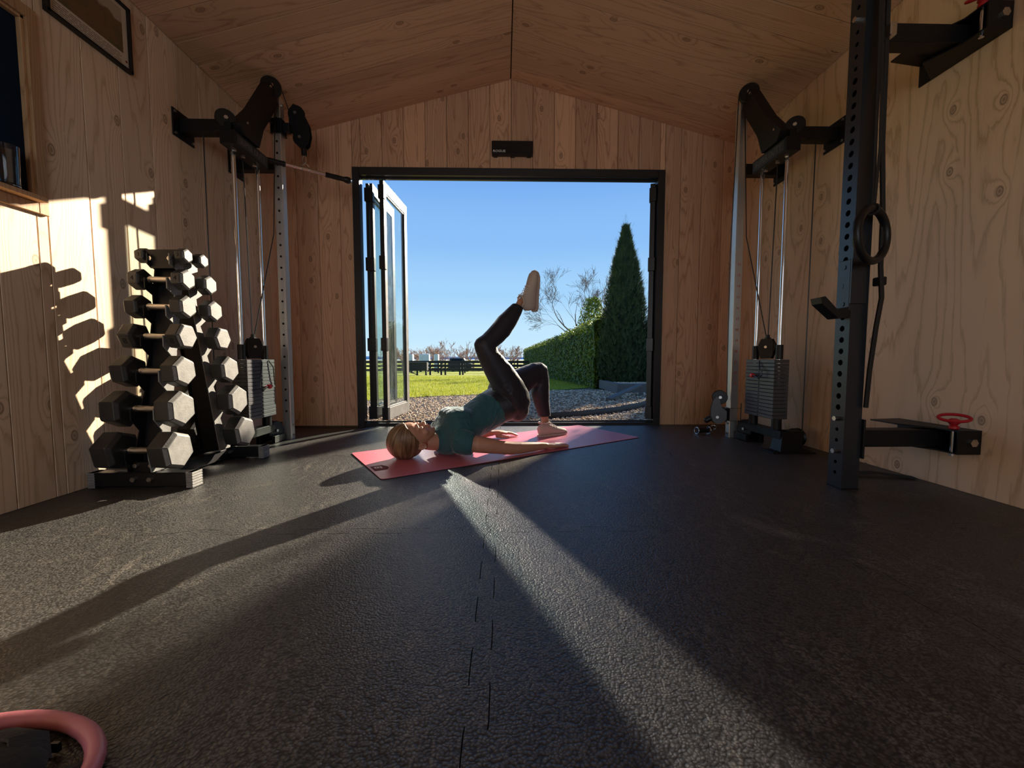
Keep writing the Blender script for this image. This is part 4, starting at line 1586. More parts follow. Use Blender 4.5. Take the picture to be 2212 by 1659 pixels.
def hand(b, w, ang, side, arch, spread=.012):
    """palm-down hand. w: wrist (a,n,z); ang: heading in the mat plane; side: +1 when the thumb is towards +n"""
    ca, sa = math.cos(ang), math.sin(ang)

    def h(l_, s_, z):
        return (w[0] + ca * l_ - sa * s_ * side, w[1] + sa * l_ + ca * s_ * side, z)
    wz = w[2]
    rings = []
    for l_, hw, z_, th in ((-.015, .026, wz, .017), (.010, .029, wz, .016), (.035, .037, wz - (wz - .020) * .4 + arch * .5, .0155), (.060, .041, .023 + arch, .0140), (.085, .041, .022 + arch * .9, .0115), (.098, .038, .020 + arch * .8, .0095)):
        k = 18
        rings.append([matpt(*h(l_, hw * math.cos(t), z_ + th * math.sin(t))) for t in [2 * math.pi * i / k for i in range(k)]])
    b.loft(rings)
    for s_, L_, r0 in ((.0295, .072, .0088), (.0100, .081, .0092), (-.0100, .074, .0088), (-.0290, .058, .0078)):
        z0 = .020 + arch * .85
        d_ = s_ / .03 * spread
        pts = [h(.080, s_, z0), h(.098, s_, z0 + .001), h(.098 + L_ * .48, s_ + d_ * .5, .0185 + arch * .65), h(.098 + L_ * .78, s_ + d_ * .8, .0160 + arch * .2), h(.098 + L_, s_ + d_, .0142)]
        rr = [r0 * 1.05, r0 * 1.05, r0 * .98, r0 * .9, r0 * .78]
        add_chain(b, [(*p, r) for p, r in zip(pts, rr)], 10)
    pts = [h(.015, .022, .022), h(.040, .044, .020), h(.066, .056, .0175), h(.090, .058, .0150)]
    add_chain(b, [(*p, r) for p, r in zip(pts, (.0135, .0125, .0105, .0085))], 10)


RARM = [(.485, -.140, .100, .044), (.512, -.190, .096, .046), (.56, -.226, .088, .0475), (.63, -.246, .075, .044), (.685, -.256, .062, .039), (.715, -.260, .056, .0385), (.76, -.264, .048, .0385), (.82, -.266, .043, .0355), (.90, -.264, .038, .030), (.965, -.262, .034, .0255), (1.02, -.262, .032, (.0195, .0265))]
LARM = [(.485, .140, .100, .044), (.512, .190, .094, .046), (.57, .226, .080, .046), (.65, .245, .060, .041), (.72, .250, .050, .037), (.80, .248, .046, .035), (.88, .240, .044, .029), (.935, .236, .042, (.020, .026))]
add_chain(b, RARM, 18, flat=(0, 0, 1))
hand(b, (1.022, -.262, .031), R(3), 1, .002, .008)
add_chain(b, LARM, 18, flat=(0, 0, 1))
hand(b, (.945, .235, .044), R(-3), -1, .017, .010)


def skin_disp(a, n, z, nn_):
    # eye sockets, philtrum and the hollow under the lower lip
    d = 0.0
    if a < .40:
        c_, s_ = math.cos(R(15)), math.sin(R(15))
        n, z = n * c_ + (z - .100) * s_, .100 - n * s_ + (z - .100) * c_
    for sg in (-1, 1):
        d -= .0045 * math.exp(-(((a - .293) / .009) ** 2 + ((n - sg * .021) / .010) ** 2 + ((z - .192) / .016) ** 2))
    if .735 < a < 1.36 and .185 < z < .845:
        d -= .011          # under the leggings
    d -= .0022 * math.exp(-(((a - .3705) / .005) ** 2 + (n / .016) ** 2 + ((z - .178) / .012) ** 2))
    d -= .0020 * math.exp(-(((a - .3540) / .0025) ** 2 + (n / .018) ** 2 + ((z - .188) / .008) ** 2))
    return d


body = remesh('body', b, .0034, M_SKIN, pr, 3, .5, skin_disp)

# --- face details
ROLL[0] = R(15)
for sg in (-1, 1):
    ey = obj('eye', B().ell(matpt(.2985, sg * .031, .1895), (.0108, .0108, .0108), 16, 10), M_EYE, pr)
    b = B().tube([matpt(.2985 + .011 * math.cos(t), sg * .031, .1885 + .0118 * math.sin(t)) for t in [R(60 + 75 * i / 8) for i in range(9)]], (.0022, .010), n=8, flat=(0, 0, 1))
    obj('upper_lid', b, M_SKIN, ey)
    obj('iris', B().ell(matpt(.300, sg * .031, .1985), (.0045, .0045, .0022), 12, 8), M_IRIS, ey)
    b = B().tube([matpt(.2785, sg * .012, .2125), matpt(.2755, sg * .030, .2095), matpt(.2805, sg * .046, .1965)], [(.0007, .0022), (.0008, .0026), (.0005, .0014)], n=8, flat=(0, 0, 1))
    obj('eyebrow', b, simple('eyebrow_hair', (.16, .09, .05), .7), pr)
b = B().tube([matpt(.3480, -.019, .186), matpt(.3470, -.007, .1945), matpt(.3478, 0, .1945), matpt(.3470, .007, .1945), matpt(.3480, .019, .186)], .0026, n=8)
b.tube([matpt(.3590, -.017, .184), matpt(.3605, 0, .1915), matpt(.3590, .017, .184)], .0030, n=8)
obj('lips', b, M_LIP, pr)
obj('earring', B().ell(matpt(.316, -.084, .095), (.0035, .0035, .0035), 10, 8), M_CHROME, pr)

# --- hair swept back to a knot against the mat
HC = (.228, 0, .107)
nu, nv = 72, 44
b = B()
uvl = b.b.loops.layers.uv.new('UVMap')
grid = []
for i in range(nu + 1):
    row = []
    th = 2 * math.pi * i / nu
    for j in range(nv + 1):
        ph = math.pi * j / nv            # 0 at the forehead side (+z), pi at the knot (-z)
        a_ = math.cos(th) * math.sin(ph)
        n_2 = math.sin(th) * math.sin(ph)
        z_ = math.cos(ph)
        r = 1.0 + .020 * noise.noise(V((math.cos(th) * 7, math.sin(th) * 7, ph * .7))) + .012 * noise.noise(V((math.cos(th) * 19, math.sin(th) * 19, ph)))
        pa, pn, pz_ = HC[0] + a_ * .1085 * r, n_2 * .0865 * r, HC[2] + z_ * .1085 * r
        # hairline: behind it the hair lies on the skull, in front of it the cap dips under the skin
        zz = pz_
        lim = .212 + max(0, .208 - zz) * .80 if zz > .13 else .2744 + max(0, .13 - zz) * (.10 if zz > .09 else .45)
        lim += .006 * noise.noise(V((pn * 60, zz * 60, 3)))
        if pa > lim:
            k = min(1.0, (pa - lim) / .012)
            k = k * k * (3 - 2 * k)
            s_ = 1 - .22 * k
            pa, pn, pz_ = HC[0] + (pa - HC[0]) * s_, pn * s_, HC[2] + (pz_ - HC[2]) * s_
        # gather towards the knot
        if ph > 2.3:
            g_ = (ph - 2.3) / (math.pi - 2.3)
            pa = pa * (1 - .25 * g_) + .212 * .25 * g_
        row.append((b.b.verts.new(matpt(pa, pn, max(pz_, MZ + .001))), th, ph))
    grid.append(row)
for i in range(nu):
    for j in range(nv):
        f = b.b.faces.new((grid[i][j][0], grid[i + 1][j][0], grid[i + 1][j + 1][0], grid[i][j + 1][0]))
        for lp, (ii, jj) in zip(f.loops, ((i, j), (i + 1, j), (i + 1, j + 1), (i, j + 1))):
            lp[uvl].uv = (ii / nu, jj / nv)
bmesh.ops.remove_doubles(b.b, verts=b.b.verts[:], dist=.0002)
hr = obj('hair', b, M_HAIR, pr, smooth=70)
b = B()
uvl = b.b.loops.layers.uv.new('UVMap')
b.ell(matpt(.212, -.020, .016), (.030, .024, .0115), 18, 10)
b.ell(matpt(.240, -.028, .014), (.022, .018, .009), 14, 8)
b.ell(matpt(.188, -.018, .014), (.016, .014, .008), 12, 8)
obj('hair_knot', b, M_HAIR, hr)

ROLL[0] = 0.0
# --- teal T-shirt
SH = TORSO[:6] + [((.722, .343), (.800, .135), .146, 2.1), ((.738, .352), (.830, .150), .152, 2.1)]
b = B()
b.loft([ring(t, u, w_, 0, e, 34, off=.004) for t, u, w_, e in SH])
for sg in (-1, 0, 1):
    b.ell(matpt(.540, sg * .052, .240), (.085, .080, .036), 18, 12, rot=M((ea, en, V((0, 0, 1)))).transposed())
for sg in (-1, 1):
    W = [(.478, sg * .105, .108), (.487, sg * .165, .102), (.512, sg * .202, .096), (.538, sg * .224, .092)]
    b.tube([matpt(*p) for p in W], [(.074, .046), (.076, .060), (.070, .062), (.062, .057)], n=20, flat=(0, 0, 1))
b.loft([ring((.405, .146), (.402, .030), .066), ring((.430, .175), (.425, .014), .10), ring((.46, .21), (.46, .012), .14)])


def shirt_disp(a, n, z, nn_):
    f = 0.0
    if a > .59:
        k = min(1, (a - .59) / .08)
        p = a - .45 * (z - .2) + .020 * noise.noise(V((a * 9, n * 9, z * 9)))
        f += k * .0042 * noise.noise(V((p * 55, n * 6, z * 7))) + k * .0022 * noise.noise(V((p * 120, n * 9, z * 14 + 7)))
    f += .0014 * noise.noise(V((a * 20, n * 20, z * 20)))
    # drag lines from the armpit
    d = math.hypot(a - .54, z - .16)
    f += .0022 * math.exp(-d * 13) * math.sin(math.atan2(z - .16, a - .54) * 11)
    return f


remesh('shirt', b, .0042, M_SHIRT, pr, 14, .5, shirt_disp, label='teal short-sleeved cotton shirt')
# crumpled white label edge at the collar
# --- leggings
b = B()
b.loft([ring(t, u, w_, 0, 2.1, 30) for t, u, w_ in (((.700, .325), (.755, .125), .135), ((.745, .356), (.80, .143), .146), ((.790, .376), (.850, .156), .164), ((.830, .385), (.900, .166), .174), ((.86, .375), (.925, .183), .172), ((.895, .35), (.955, .212), .155), ((.925, .32), (.972, .25), .105), ((.945, .295), (.968, .272), .05))])
b.ell(matpt(.925, 0, .262), (.062, .13, .085), 18, 12, rot=M((ea, en, V((0, 0, 1)))).transposed())
for sg in (-1, 1):
    b.ell(matpt(.925, sg * .085, .252), (.072, .090, .086), 18, 12, rot=M((ea, en, V((0, 0, 1)))).transposed())
limb(b, RLEG, RN, .0035)
limb(b, LLEG, LN, .0035)


def leg_disp(a, n, z, nn_):
    f = .0010 * noise.noise(V((a * 30, n * 30, z * 30)))
    for (ka, kz) in ((.764, .614), (1.187, .383), (.80, .34)):
        d = math.hypot(a - ka, z - kz)
        f += .0022 * math.exp(-d * 16) * noise.noise(V((a * 70, n * 14, z * 70)))
    return f


remesh('leggings', b, .0042, M_LEGG, pr, 14, .5, leg_disp)
for rows, n0 in ((RLEG, RN), (LLEG, LN)):
    t, u, w_ = rows[-1]
    b = B().tube(ring(t, u, w_, n0, 2.15, 30, off=.0005), .0018, n=6, closed=True)
    obj('leg_hem', b, M_LEGG, pr)


# --- shoes: built in a foot frame, f along the foot, s sideways, u towards the instep
def shoe(o, f, u, n0, label, hs=1.0):
    """o: heel point (a,z) under the sole; f: (a,z) toe direction; u: (a,z) up from the sole"""
    root = thing('x')
    bpy.data.objects.remove(root)

    def p(l_, s_, h_):
        h_ = h_ * hs
        return matpt(o[0] + f[0] * l_ + u[0] * h_, n0 + s_, o[1] + f[1] * l_ + u[1] * h_)
    sec = [(0.000, .022, .040, .070), (.010, .029, .008, .086), (.040, .033, .006, .094), (.075, .033, .006, .094), (.105, .035, .006, .080), (.140, .039, .006, .066), (.175, .043, .006, .056), (.210, .043, .007, .047), (.236, .036, .009, .039), (.250, .020, .015, .028)]
    b = B()
    rings = []
    for l_, w_, h0, h1 in sec:
        k = 22
        c_, hh = (h0 + h1) / 2, (h1 - h0) / 2
        rr = []
        for i in range(k):
            t = 2 * math.pi * i / k
            cc, ss = math.cos(t), math.sin(t)
            x = math.copysign(abs(cc) ** .85, cc) * w_ * (1 - .22 * max(0, ss))
            y = math.copysign(abs(ss) ** (.75 if ss < 0 else .95), ss) * hh
            rr.append(p(l_, x, c_ + y))
        rings.append(rr)
    b.loft(rings)
    # padded collar
    s_o = obj('shoe', b, M_SHOE, pr, smooth=60, label=label)
    col = [p(.045 + .042 * math.cos(t), .031 * math.sin(t), .094 + .008 * (math.cos(t) > .2) * math.cos(t) + (.006 if math.cos(t) < -.3 else 0)) for t in [2 * math.pi * i / 28 for i in range(28)]]
    obj('collar', B().tube(col, .0062, n=10, closed=True), M_SHOE, s_o)
    b = B()
    rings = []
    prof = [(-.004, .018), (.006, .030), (.04, .0345), (.085, .034), (.13, .039), (.175, .0445), (.212, .0445), (.240, .036), (.256, .018)]
    for l_, w_ in prof:
        lift = .010 * max(0, (l_ - .2) / .056) ** 2
        rings.append([p(l_, w_ - .003, 0 + lift), p(l_, w_ - .001, .012 + lift), p(l_, -w_ + .001, .012 + lift), p(l_, -w_ + .003, 0 + lift)])
    b.loft(rings)
    so = obj('sole', b, M_SOLE, s_o, smooth=40)
    b = B()
    for k in range(4):
        l_ = .100 + k * .016
        h_ = .085 - k * .0075
        b.tube([p(l_, -.024, h_ - .007), p(l_ + .004, -.012, h_ + .004), p(l_ + .006, 0, h_ + .0055), p(l_ + .004, .012, h_ + .004), p(l_, .024, h_ - .007)], .0022, n=6)
    for sg in (-1, 1):
        lp = [p(.100, 0, .092), p(.094, sg * .016, .104), p(.088, sg * .030, .096), p(.098, sg * .022, .086), p(.103, sg * .006, .090)]
        b.tube(lp, .0018, n=6)
    obj('laces', b, M_LACE, s_o)
    b = B().tube([p(.084, 0, .088), p(.078, 0, .104), p(.074, 0, .114)], [(.004, .022), (.004, .023), (.003, .016)], n=10, flat=(f[0] * ea.x, f[0] * ea.y, f[1]))
    obj('tongue', b, M_SHOE, s_o)
    return s_o


# raised foot: heel low at the back of the sole, toes pointing up
fr = V((.09, .25)).normalized()
fr = V((.02, 1.0)).normalized()
ur = V((-fr.y, fr.x))
shoe((1.066, .872), (fr.x, fr.y), (ur.x, ur.y), RN, 'pale lace-up shoe on the raised foot', 1.22)
shoe((1.236, MZ), (1, 0), (0, 1), LN, 'pale lace-up shoe on the planted foot')
# ------------------------------------------------------------------ outside
RD = random.Random(11)


def gz(y):
    if y < 7:
        return -.10
    if y < 35:
        return -.10 - .0286 * (y - 7)
    return -.90 - .004 * (y - 35)


def sheet(name, xs_, ys_, mat, dz=0.0, kind='structure', **kw):
    b = B()
    g = [[b.b.verts.new((x, y, gz(y) + dz)) for x in xs_] for y in ys_]
    for j in range(len(ys_) - 1):
        for i in range(len(xs_) - 1):
            b.b.faces.new((g[j][i], g[j][i + 1], g[j + 1][i + 1], g[j + 1][i]))
    return obj(name, b, mat, kind=kind, smooth=0, recalc=False, **kw)


def edge_y(x):
    """where the gravel ends and the lawn begins"""
    return 6.7 + .95 * (x + 1.5) * (1 if x > -1.5 else .5) + .15 * math.sin(x * 3.1)


sheet('ground_gravel', [-12, -4, 0, 4, 12], [3.55, 5, 7, 9.5, 12.6], M_GRAVEL)
b = B()
xs_ = [-60, -30, -14, -8, -5] + [-4 + .25 * k for k in range(0, 29)] + [3.6, 4.5]
ysn = [0, .6, 2, 6, 14, 28.5]
g = []
for x in xs_:
    e = edge_y(max(-5, x)) if x > -8 else 5.0
    if x > 3.4:
        e = 11.4
    col = []
    for yv in [e, e + .8, e + 2.5, 16, 24, 35, 60, 120, 400, 900]:
        yv = max(yv, e)
        col.append(b.b.verts.new((x, yv, gz(yv) + .012)))
    g.append(col)
for c0, c1 in zip(g, g[1:]):
    for k in range(len(c0) - 1):
        b.b.faces.new((c0[k], c1[k], c1[k + 1], c0[k + 1]))
obj('lawn_ground', b, M_SOIL, kind='structure', smooth=0)
sheet('ground_field', [-900, -60, 0, 60, 900], [35.0, 60, 120, 400, 1500], M_FIELD, dz=-.02)
sheet('ground_bed', [3.3, 6, 12, 40], [11, 20, 35, 80], M_GRAVEL, dz=.005)

# loose gravel stones and bark chips
def rock(b, c, r, rd):
    rot = M.Rotation(rd.uniform(0, 6.3), 3, 'Z') @ M.Rotation(rd.uniform(-.5, .5), 3, 'X')
    sxx, syy, szz = r * rd.uniform(.7, 1.3), r * rd.uniform(.6, 1.1), r * rd.uniform(.4, .8)
    P8 = []
    for px, py, pz_ in ((1, 0, 0), (0, 1, 0), (-1, 0, 0), (0, -1, 0), (0, 0, 1), (0, 0, -1)):
        k = rd.uniform(.8, 1.2)
        P8.append(b.b.verts.new(V(c) + rot @ V((px * sxx * k, py * syy * k, pz_ * szz * k))))
    for i in range(4):
        b.b.faces.new((P8[i], P8[(i + 1) % 4], P8[4]))
        b.b.faces.new((P8[(i + 1) % 4], P8[i], P8[5]))


b = B()
for k in range(15000):
    yv = 3.62 + (RD.random() ** 1.6) * 5.6
    x = RD.uniform(-.42, .47) * yv * .95 + .05
    if yv > edge_y(x) + .15:
        continue
    rock(b, (x, yv, gz(yv) + .004), RD.uniform(.010, .022), RD)
obj('gravel_stones', b, M_STONE, kind='stuff', smooth=0, recalc=False, label='loose pale gravel outside the doorway', cat='gravel')
b = B()
for k in range(1500):
    yv = 3.65 + RD.random() * 4.4
    x = RD.uniform(-.42, .47) * yv
    if x < .2 and RD.random() < .55:
        continue
    if yv > edge_y(x) + .2:
        continue
    L, wv = RD.uniform(.025, .065), RD.uniform(.008, .02)
    b.box((x, yv, gz(yv) + .016), (L, wv, .005), rot=(M.Rotation(RD.uniform(0, 6.3), 3, 'Z') @ M.Rotation(RD.uniform(-.4, .4), 3, 'Y')))
obj('bark_chips', b, M_BARK_CHIP, kind='stuff', smooth=0, recalc=False, label='dark bark chips scattered over the gravel', cat='bark')

# grass blades
vs, fs = [], []
for k in range(60000):
    yv = 5.6 + (RD.random() ** 1.9) * 22
    x = RD.uniform(-.36, .34) * yv + RD.uniform(-.3, .3)
    e = edge_y(max(-5, x))
    if yv < e - .12 * RD.random() or (x > 2.25 and yv > 9.4) or x > 2.9:
        continue
    s_ = .6 + yv * .06
    h_ = RD.uniform(.03, .065) * (1 + .02 * yv)
    wv = .0045 * s_
    t = RD.uniform(0, 6.3)
    lx, ly = RD.uniform(-.03, .03), RD.uniform(-.03, .03)
    z0 = gz(yv) + .008
    i = len(vs)
    vs += [(x - wv * math.cos(t), yv - wv * math.sin(t), z0), (x + wv * math.cos(t), yv + wv * math.sin(t), z0), (x + lx, yv + ly, z0 + h_)]
    fs.append((i, i + 1, i + 2))
me = bpy.data.meshes.new('lawn_grass')
me.from_pydata(vs, [], fs)
o = link('lawn_grass', me, M_GRASS, kind='stuff')
props(o, 'sunlit green lawn grass beyond the gravel', 'grass')


# conifers
def conifer(x, y, h, r, label, n, grp='conifers behind the gravel bed', seed=1, wisps=40, pw=1.85, lumpy=.10):
    rd = random.Random(seed)
    z0 = gz(y)
    t = thing('conifer', label, 'conifer', (x, y, z0), group=grp)
    obj('trunk', B().cyl((x, y, z0), (x, y, z0 + h * .8), .09, .02, n=10), M_BARK, t)

    def rad(u):
        if u < .12:
            return r * (.78 + 1.8 * u)
        return r * max(0.02, (1 - ((u - .12) / .90) ** pw))
    b = B()
    core = []
    for k in range(13):
        u = k / 12
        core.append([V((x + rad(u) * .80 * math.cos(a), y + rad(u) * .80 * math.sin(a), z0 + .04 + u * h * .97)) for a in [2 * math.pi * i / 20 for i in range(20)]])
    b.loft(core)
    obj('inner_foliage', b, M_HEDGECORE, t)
    vs, fs = [], []
    for k in range(n):
        u = rd.random() ** 1.35
        a = rd.uniform(0, 2 * math.pi)
        lump = 1 + lumpy * noise.noise(V((math.cos(a) * 3, math.sin(a) * 3, u * h * 2.2 + seed)))
        rr = rad(u) * rd.uniform(.74, 1.0) * lump
        c = V((x + rr * math.cos(a), y + rr * math.sin(a), z0 + .03 + u * h))
        out = V((math.cos(a), math.sin(a), 0))
        up = (out * rd.uniform(.15, .7) + V((0, 0, 1)) + V((rd.uniform(-.5, .5), rd.uniform(-.5, .5), 0))).normalized()
        sd = up.cross(out).normalized()
        sd = (sd * math.cos(rd.uniform(-.9, .9)) + out * rd.uniform(-.6, .6)).normalized()
        L = rd.uniform(.06, .14) * (.65 + .35 * r)
        for j in range(5):
            o_ = (j - 2) * .42
            dd = (up + sd * o_).normalized()
            base = c + up * (L * .12 * (2 - abs(j - 2)))
            w_ = dd.cross(out).normalized() * (L * .075)
            tip = base + dd * (L * (.8 if j != 2 else 1.15))
            i = len(vs)
            vs += [base - w_, base + w_, tip]
            fs.append((i, i + 1, i + 2))
    for k in range(wisps):
        u = rd.uniform(.45, 1.0)
        a = rd.uniform(0, 2 * math.pi)
        c = V((x + rad(u) * math.cos(a), y + rad(u) * math.sin(a), z0 + u * h))
        L = rd.uniform(.12, .34)
        up = V((math.cos(a) * .25, math.sin(a) * .25, 1)).normalized()
        for j in range(9):
            f_ = j / 9
            base = c + up * (L * f_)
            dd = (up + V((rd.uniform(-.7, .7), rd.uniform(-.7, .7), 0))).normalized()
            w_ = dd.orthogonal().normalized() * .0035
            i = len(vs)
            vs += [base - w_, base + w_, base + dd * (L * .30)]
            fs.append((i, i + 1, i + 2))
    me = bpy.data.meshes.new('foliage')
    me.from_pydata([tuple(v_) for v_ in vs], [], fs)
    link('foliage', me, M_CONIF, t, kind='stuff')
    return t


conifer(2.83, 9.5, 3.72, .62, 'tall narrow conifer standing at the end of the clipped hedge', 15000, seed=3, wisps=70)
conifer(4.05, 10.3, 2.3, .75, 'shorter dark conifer half hidden behind the tall narrow one', 6000, seed=5)
conifer(5.80, 10.0, 9.5, 1.30, 'big conifer beyond the doorway that shades the gravel and the mat', 14000, seed=8, wisps=10, pw=4.5, lumpy=.04)

# clipped laurel hedge
hx0, hx1, hy0, hy1, hh = 2.24, 3.15, 9.75, 45.0, 1.46
hg = thing('hedge', 'clipped green hedge running back along the lawn', 'hedge', (2.7, 25, gz(25)))
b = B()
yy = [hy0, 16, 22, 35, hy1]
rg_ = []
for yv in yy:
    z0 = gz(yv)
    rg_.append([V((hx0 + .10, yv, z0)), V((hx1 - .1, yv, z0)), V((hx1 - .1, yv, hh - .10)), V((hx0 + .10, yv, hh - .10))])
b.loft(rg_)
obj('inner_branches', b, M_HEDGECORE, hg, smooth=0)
vs, fs = [], []


def leafcard(c, nrm, L, wv, rd):
    nrm = (nrm + V((rd.uniform(-.7, .7), rd.uniform(-.7, .7), rd.uniform(-.5, .7)))).normalized()
    d_ = nrm.orthogonal().normalized()
    d_ = M.Rotation(rd.uniform(0, 6.3), 3, nrm) @ d_
    s_ = nrm.cross(d_)
    i = len(vs)
    vs.extend([c - d_ * L * .5, c + s_ * wv * .5 + nrm * wv * .12, c + d_ * L * .5, c - s_ * wv * .5 + nrm * wv * .12])
    fs.append((i, i + 1, i + 2, i + 3))


for k in range(26000):
    u = RD.random() ** 2.1
    yv = hy0 + u * (hy1 - hy0)
    z0 = gz(yv)
    bmp = .09 * noise.noise(V((yv * 1.3, 2, 5))) + .05 * noise.noise(V((yv * 4, 1, 1)))
    k2 = RD.random()
    sc_ = 1 + yv * .015
    if k2 < .66:
        z = RD.uniform(z0 + .02, hh + bmp)
        bb_ = .07 * noise.noise(V((yv * 2, z * 3, 0)))
        leafcard(V((hx0 + bb_ + RD.uniform(-.05, .07), yv, z)), V((-1, 0, .25)), RD.uniform(.06, .11) * sc_, RD.uniform(.03, .05) * sc_, RD)
    elif k2 < .92:
        x = RD.uniform(hx0, hx1)
        leafcard(V((x, yv, hh + bmp + RD.uniform(-.08, .10))), V((0, 0, 1)), RD.uniform(.06, .11) * sc_, RD.uniform(.03, .05) * sc_, RD)
    else:
        leafcard(V((RD.uniform(hx0, hx1), hy0 + RD.uniform(-.05, .06), RD.uniform(gz(hy0), hh))), V((0, -1, .2)), RD.uniform(.06, .11), RD.uniform(.03, .05), RD)
me = bpy.data.meshes.new('leaves')
me.from_pydata([tuple(v_) for v_ in vs], [], fs)
link('leaves', me, M_HEDGE, hg, kind='stuff')

# leafy shrub rising behind the hedge
sh = thing('shrub', 'yellow-green leafy shrub rising behind the clipped hedge', 'shrub', (4.75, 21.5, gz(21.5)))
vs, fs = [], []
for k in range(3200):
    a = RD.uniform(0, 6.3)
    z = RD.uniform(.2, 3.75)
    rr = (1.0 - max(0, (z - 2.2)) * .42) * RD.uniform(.55, 1.0) * (1 + .25 * noise.noise(V((a * 2, z * 2, 0))))
    leafcard(V((4.75 + rr * math.cos(a), 21.5 + rr * math.sin(a), z)), V((math.cos(a), math.sin(a), .4)), RD.uniform(.10, .18), RD.uniform(.05, .08), RD)
me = bpy.data.meshes.new('leaves')
me.from_pydata([tuple(v_) for v_ in vs], [], fs)
link('leaves', me, M_HEDGE, sh, kind='stuff')
obj('stem', B().cyl((4.75, 21.5, gz(21.5)), (4.75, 21.5, 2.6), .05, .02, n=8), M_BARK, sh)


# bare trees
def branches(b, p, d, L, r, depth, rd, spread=.55, nmin=2, nmax=3, up=.10, minr=.004):
    n_ = 3
    pts, rr = [p], [r]
    q_ = p
    dd = d
    for i in range(n_):
        dd = (dd + V((rd.uniform(-.18, .18), rd.uniform(-.18, .18), rd.uniform(-.08, .14)))).normalized()
        q_ = q_ + dd * (L / n_)
        pts.append(q_)
        rr.append(max(minr, r * (1 - .42 * (i + 1) / n_)))
    b.tube(pts, rr, n=6 if r > .02 else 4)
    if depth == 0:
        return
    for k in range(rd.randint(nmin, nmax)):
        ax = dd.orthogonal().normalized()
        ax = M.Rotation(rd.uniform(0, 6.3), 3, dd) @ ax
        nd = (dd + ax * rd.uniform(spread * .6, spread * 1.5) + V((0, 0, up))).normalized()
        st = pts[rd.choice((1, 2, 3, 3))]
        branches(b, st, nd, L * rd.uniform(.62, .86), max(minr, rr[-1] * rd.uniform(.6, .85)), depth - 1, rd, spread, nmin, nmax, up, minr)


bt = thing('bare_tree', 'wide bare winter tree behind the clipped hedge', 'tree', (5.3, 26, gz(26)))
rd = random.Random(21)
bx0 = V((5.0, 26, gz(26)))
b = B()
b.tube([bx0, V((5.0, 26, 1.0)), V((4.8, 26, 1.9))], [.16, .12, .11], n=10)
obj('trunk', b, M_BARK, bt)
b = B()
for d, L, r in (((-.75, .0, .62), 1.75, .075), ((-.30, .2, .95), 1.55, .06), ((.10, -.2, 1.0), 1.6, .07), ((.50, .1, .9), 1.5, .06), ((-1.0, -.1, .34), 1.5, .05), ((.85, 0, .7), 1.3, .045)):
    branches(b, V((4.8, 26, 1.85)), V(d).normalized(), L, r * .75, 6, rd, .52, 2, 3, .06, .0062)
obj('branches', b, M_BARK, bt, recalc=False)

# orchard rows beyond the fence
def orch(label, x, y, seed, h):
    rd = random.Random(seed)
    t = thing('orchard_tree', label, 'tree', (x, y, gz(y)))
    b = B().tube([(x, y, gz(y)), (x + .05, y, gz(y) + h * .22)], [.13, .10], n=8)
    obj('trunk', b, M_ORCH, t)
    b = B()
    for k in range(5):
        a = rd.uniform(0, 6.3)
        branches(b, V((x + .05, y, gz(y) + h * .2)), V((math.cos(a) * .9, math.sin(a) * .9, .62)).normalized(), h * .25, .06, 4, rd, .5, 2, 3, .10, .017)
    obj('branches', b, M_ORCH, t, recalc=False)


k = 0
for row, y in enumerate((50, 57, 66)):
    for i in range(7 if row < 2 else 8):
        x = -14.2 + i * (2.55 + row * .35) + RD.uniform(-.4, .4)
        if x > 1.6 + row:
            continue
        ordn = ('first', 'second', 'third', 'fourth', 'fifth', 'sixth', 'seventh', 'eighth', 'ninth', 'tenth')[i]
        orch(f'{ordn} bare pinkish orchard tree from the glazed leaf, in the {("front", "middle", "back")[row]} row', x, y + RD.uniform(-1, 1), 100 + k, RD.uniform(3.5, 4.3))
        k += 1

# black paddock fence
fc = thing('paddock_fence', 'black post and rail paddock fence across the lawn', 'fence', (-5, 35, gz(35)))
posts = [-13.2, -10.9, -8.55, -6.3, -5.35, -5.0, -3.75, -3.5, -1.4, .7, 2.4]
for xp in posts:
    obj('post', B().rng((xp - .075, xp + .075), (34.93, 35.07), (gz(35) - .05, .33), bev=.01), M_FENCE, fc)
first = None
for xa, xb in zip(posts, posts[1:]):
    for zc_, hh_ in ((.23, .22), (-.12, .17), (-.46, .17)):
        obj('rail', B().rng((xa + .076, xb - .076), (34.965, 35.035), (zc_ - hh_ / 2, zc_ + hh_ / 2)), M_FENCE, fc)
fc2 = thing('yard_fence', 'black rail fence farther back behind the paddock fence', 'fence', (-3, 40, gz(40)))
for xp in (-9, -6.4, -3.8, -1.2, 1.4):
    obj('post', B().rng((xp - .07, xp + .07), (39.95, 40.05), (gz(40), .34)), M_FENCE, fc2)
for zc_ in (.22, -.12, -.46):
    obj('rail', B().rng((-12, 2.6), (39.97, 40.03), (zc_ - .06, zc_ + .06)), M_FENCE, fc2)
tr_ = thing('feed_trough', 'dark timber trough on splayed legs in front of the fence', 'trough', (-7.2, 33, gz(33)))
zt0 = gz(33)
b = B().prism([(-8.05, 32.7, zt0 + .42), (-6.15, 32.7, zt0 + .42), (-6.15, 32.7, zt0 + 1.02), (-7.7, 32.7, zt0 + 1.02), (-8.05, 32.7, zt0 + .78)], (0, .6, 0))
obj('body', b, M_FENCE, tr_, smooth=0)
for xa in (-7.85, -6.95, -6.25):
    obj('leg', B().rng((xa - .06, xa + .06), (32.75, 32.87), (zt0, zt0 + .45)), M_FENCE, tr_)
obj('brace', B().tube([(-7.75, 32.7, zt0 + .42), (-6.9, 32.7, zt0 + .05)], .035, n=6), M_FENCE, tr_)
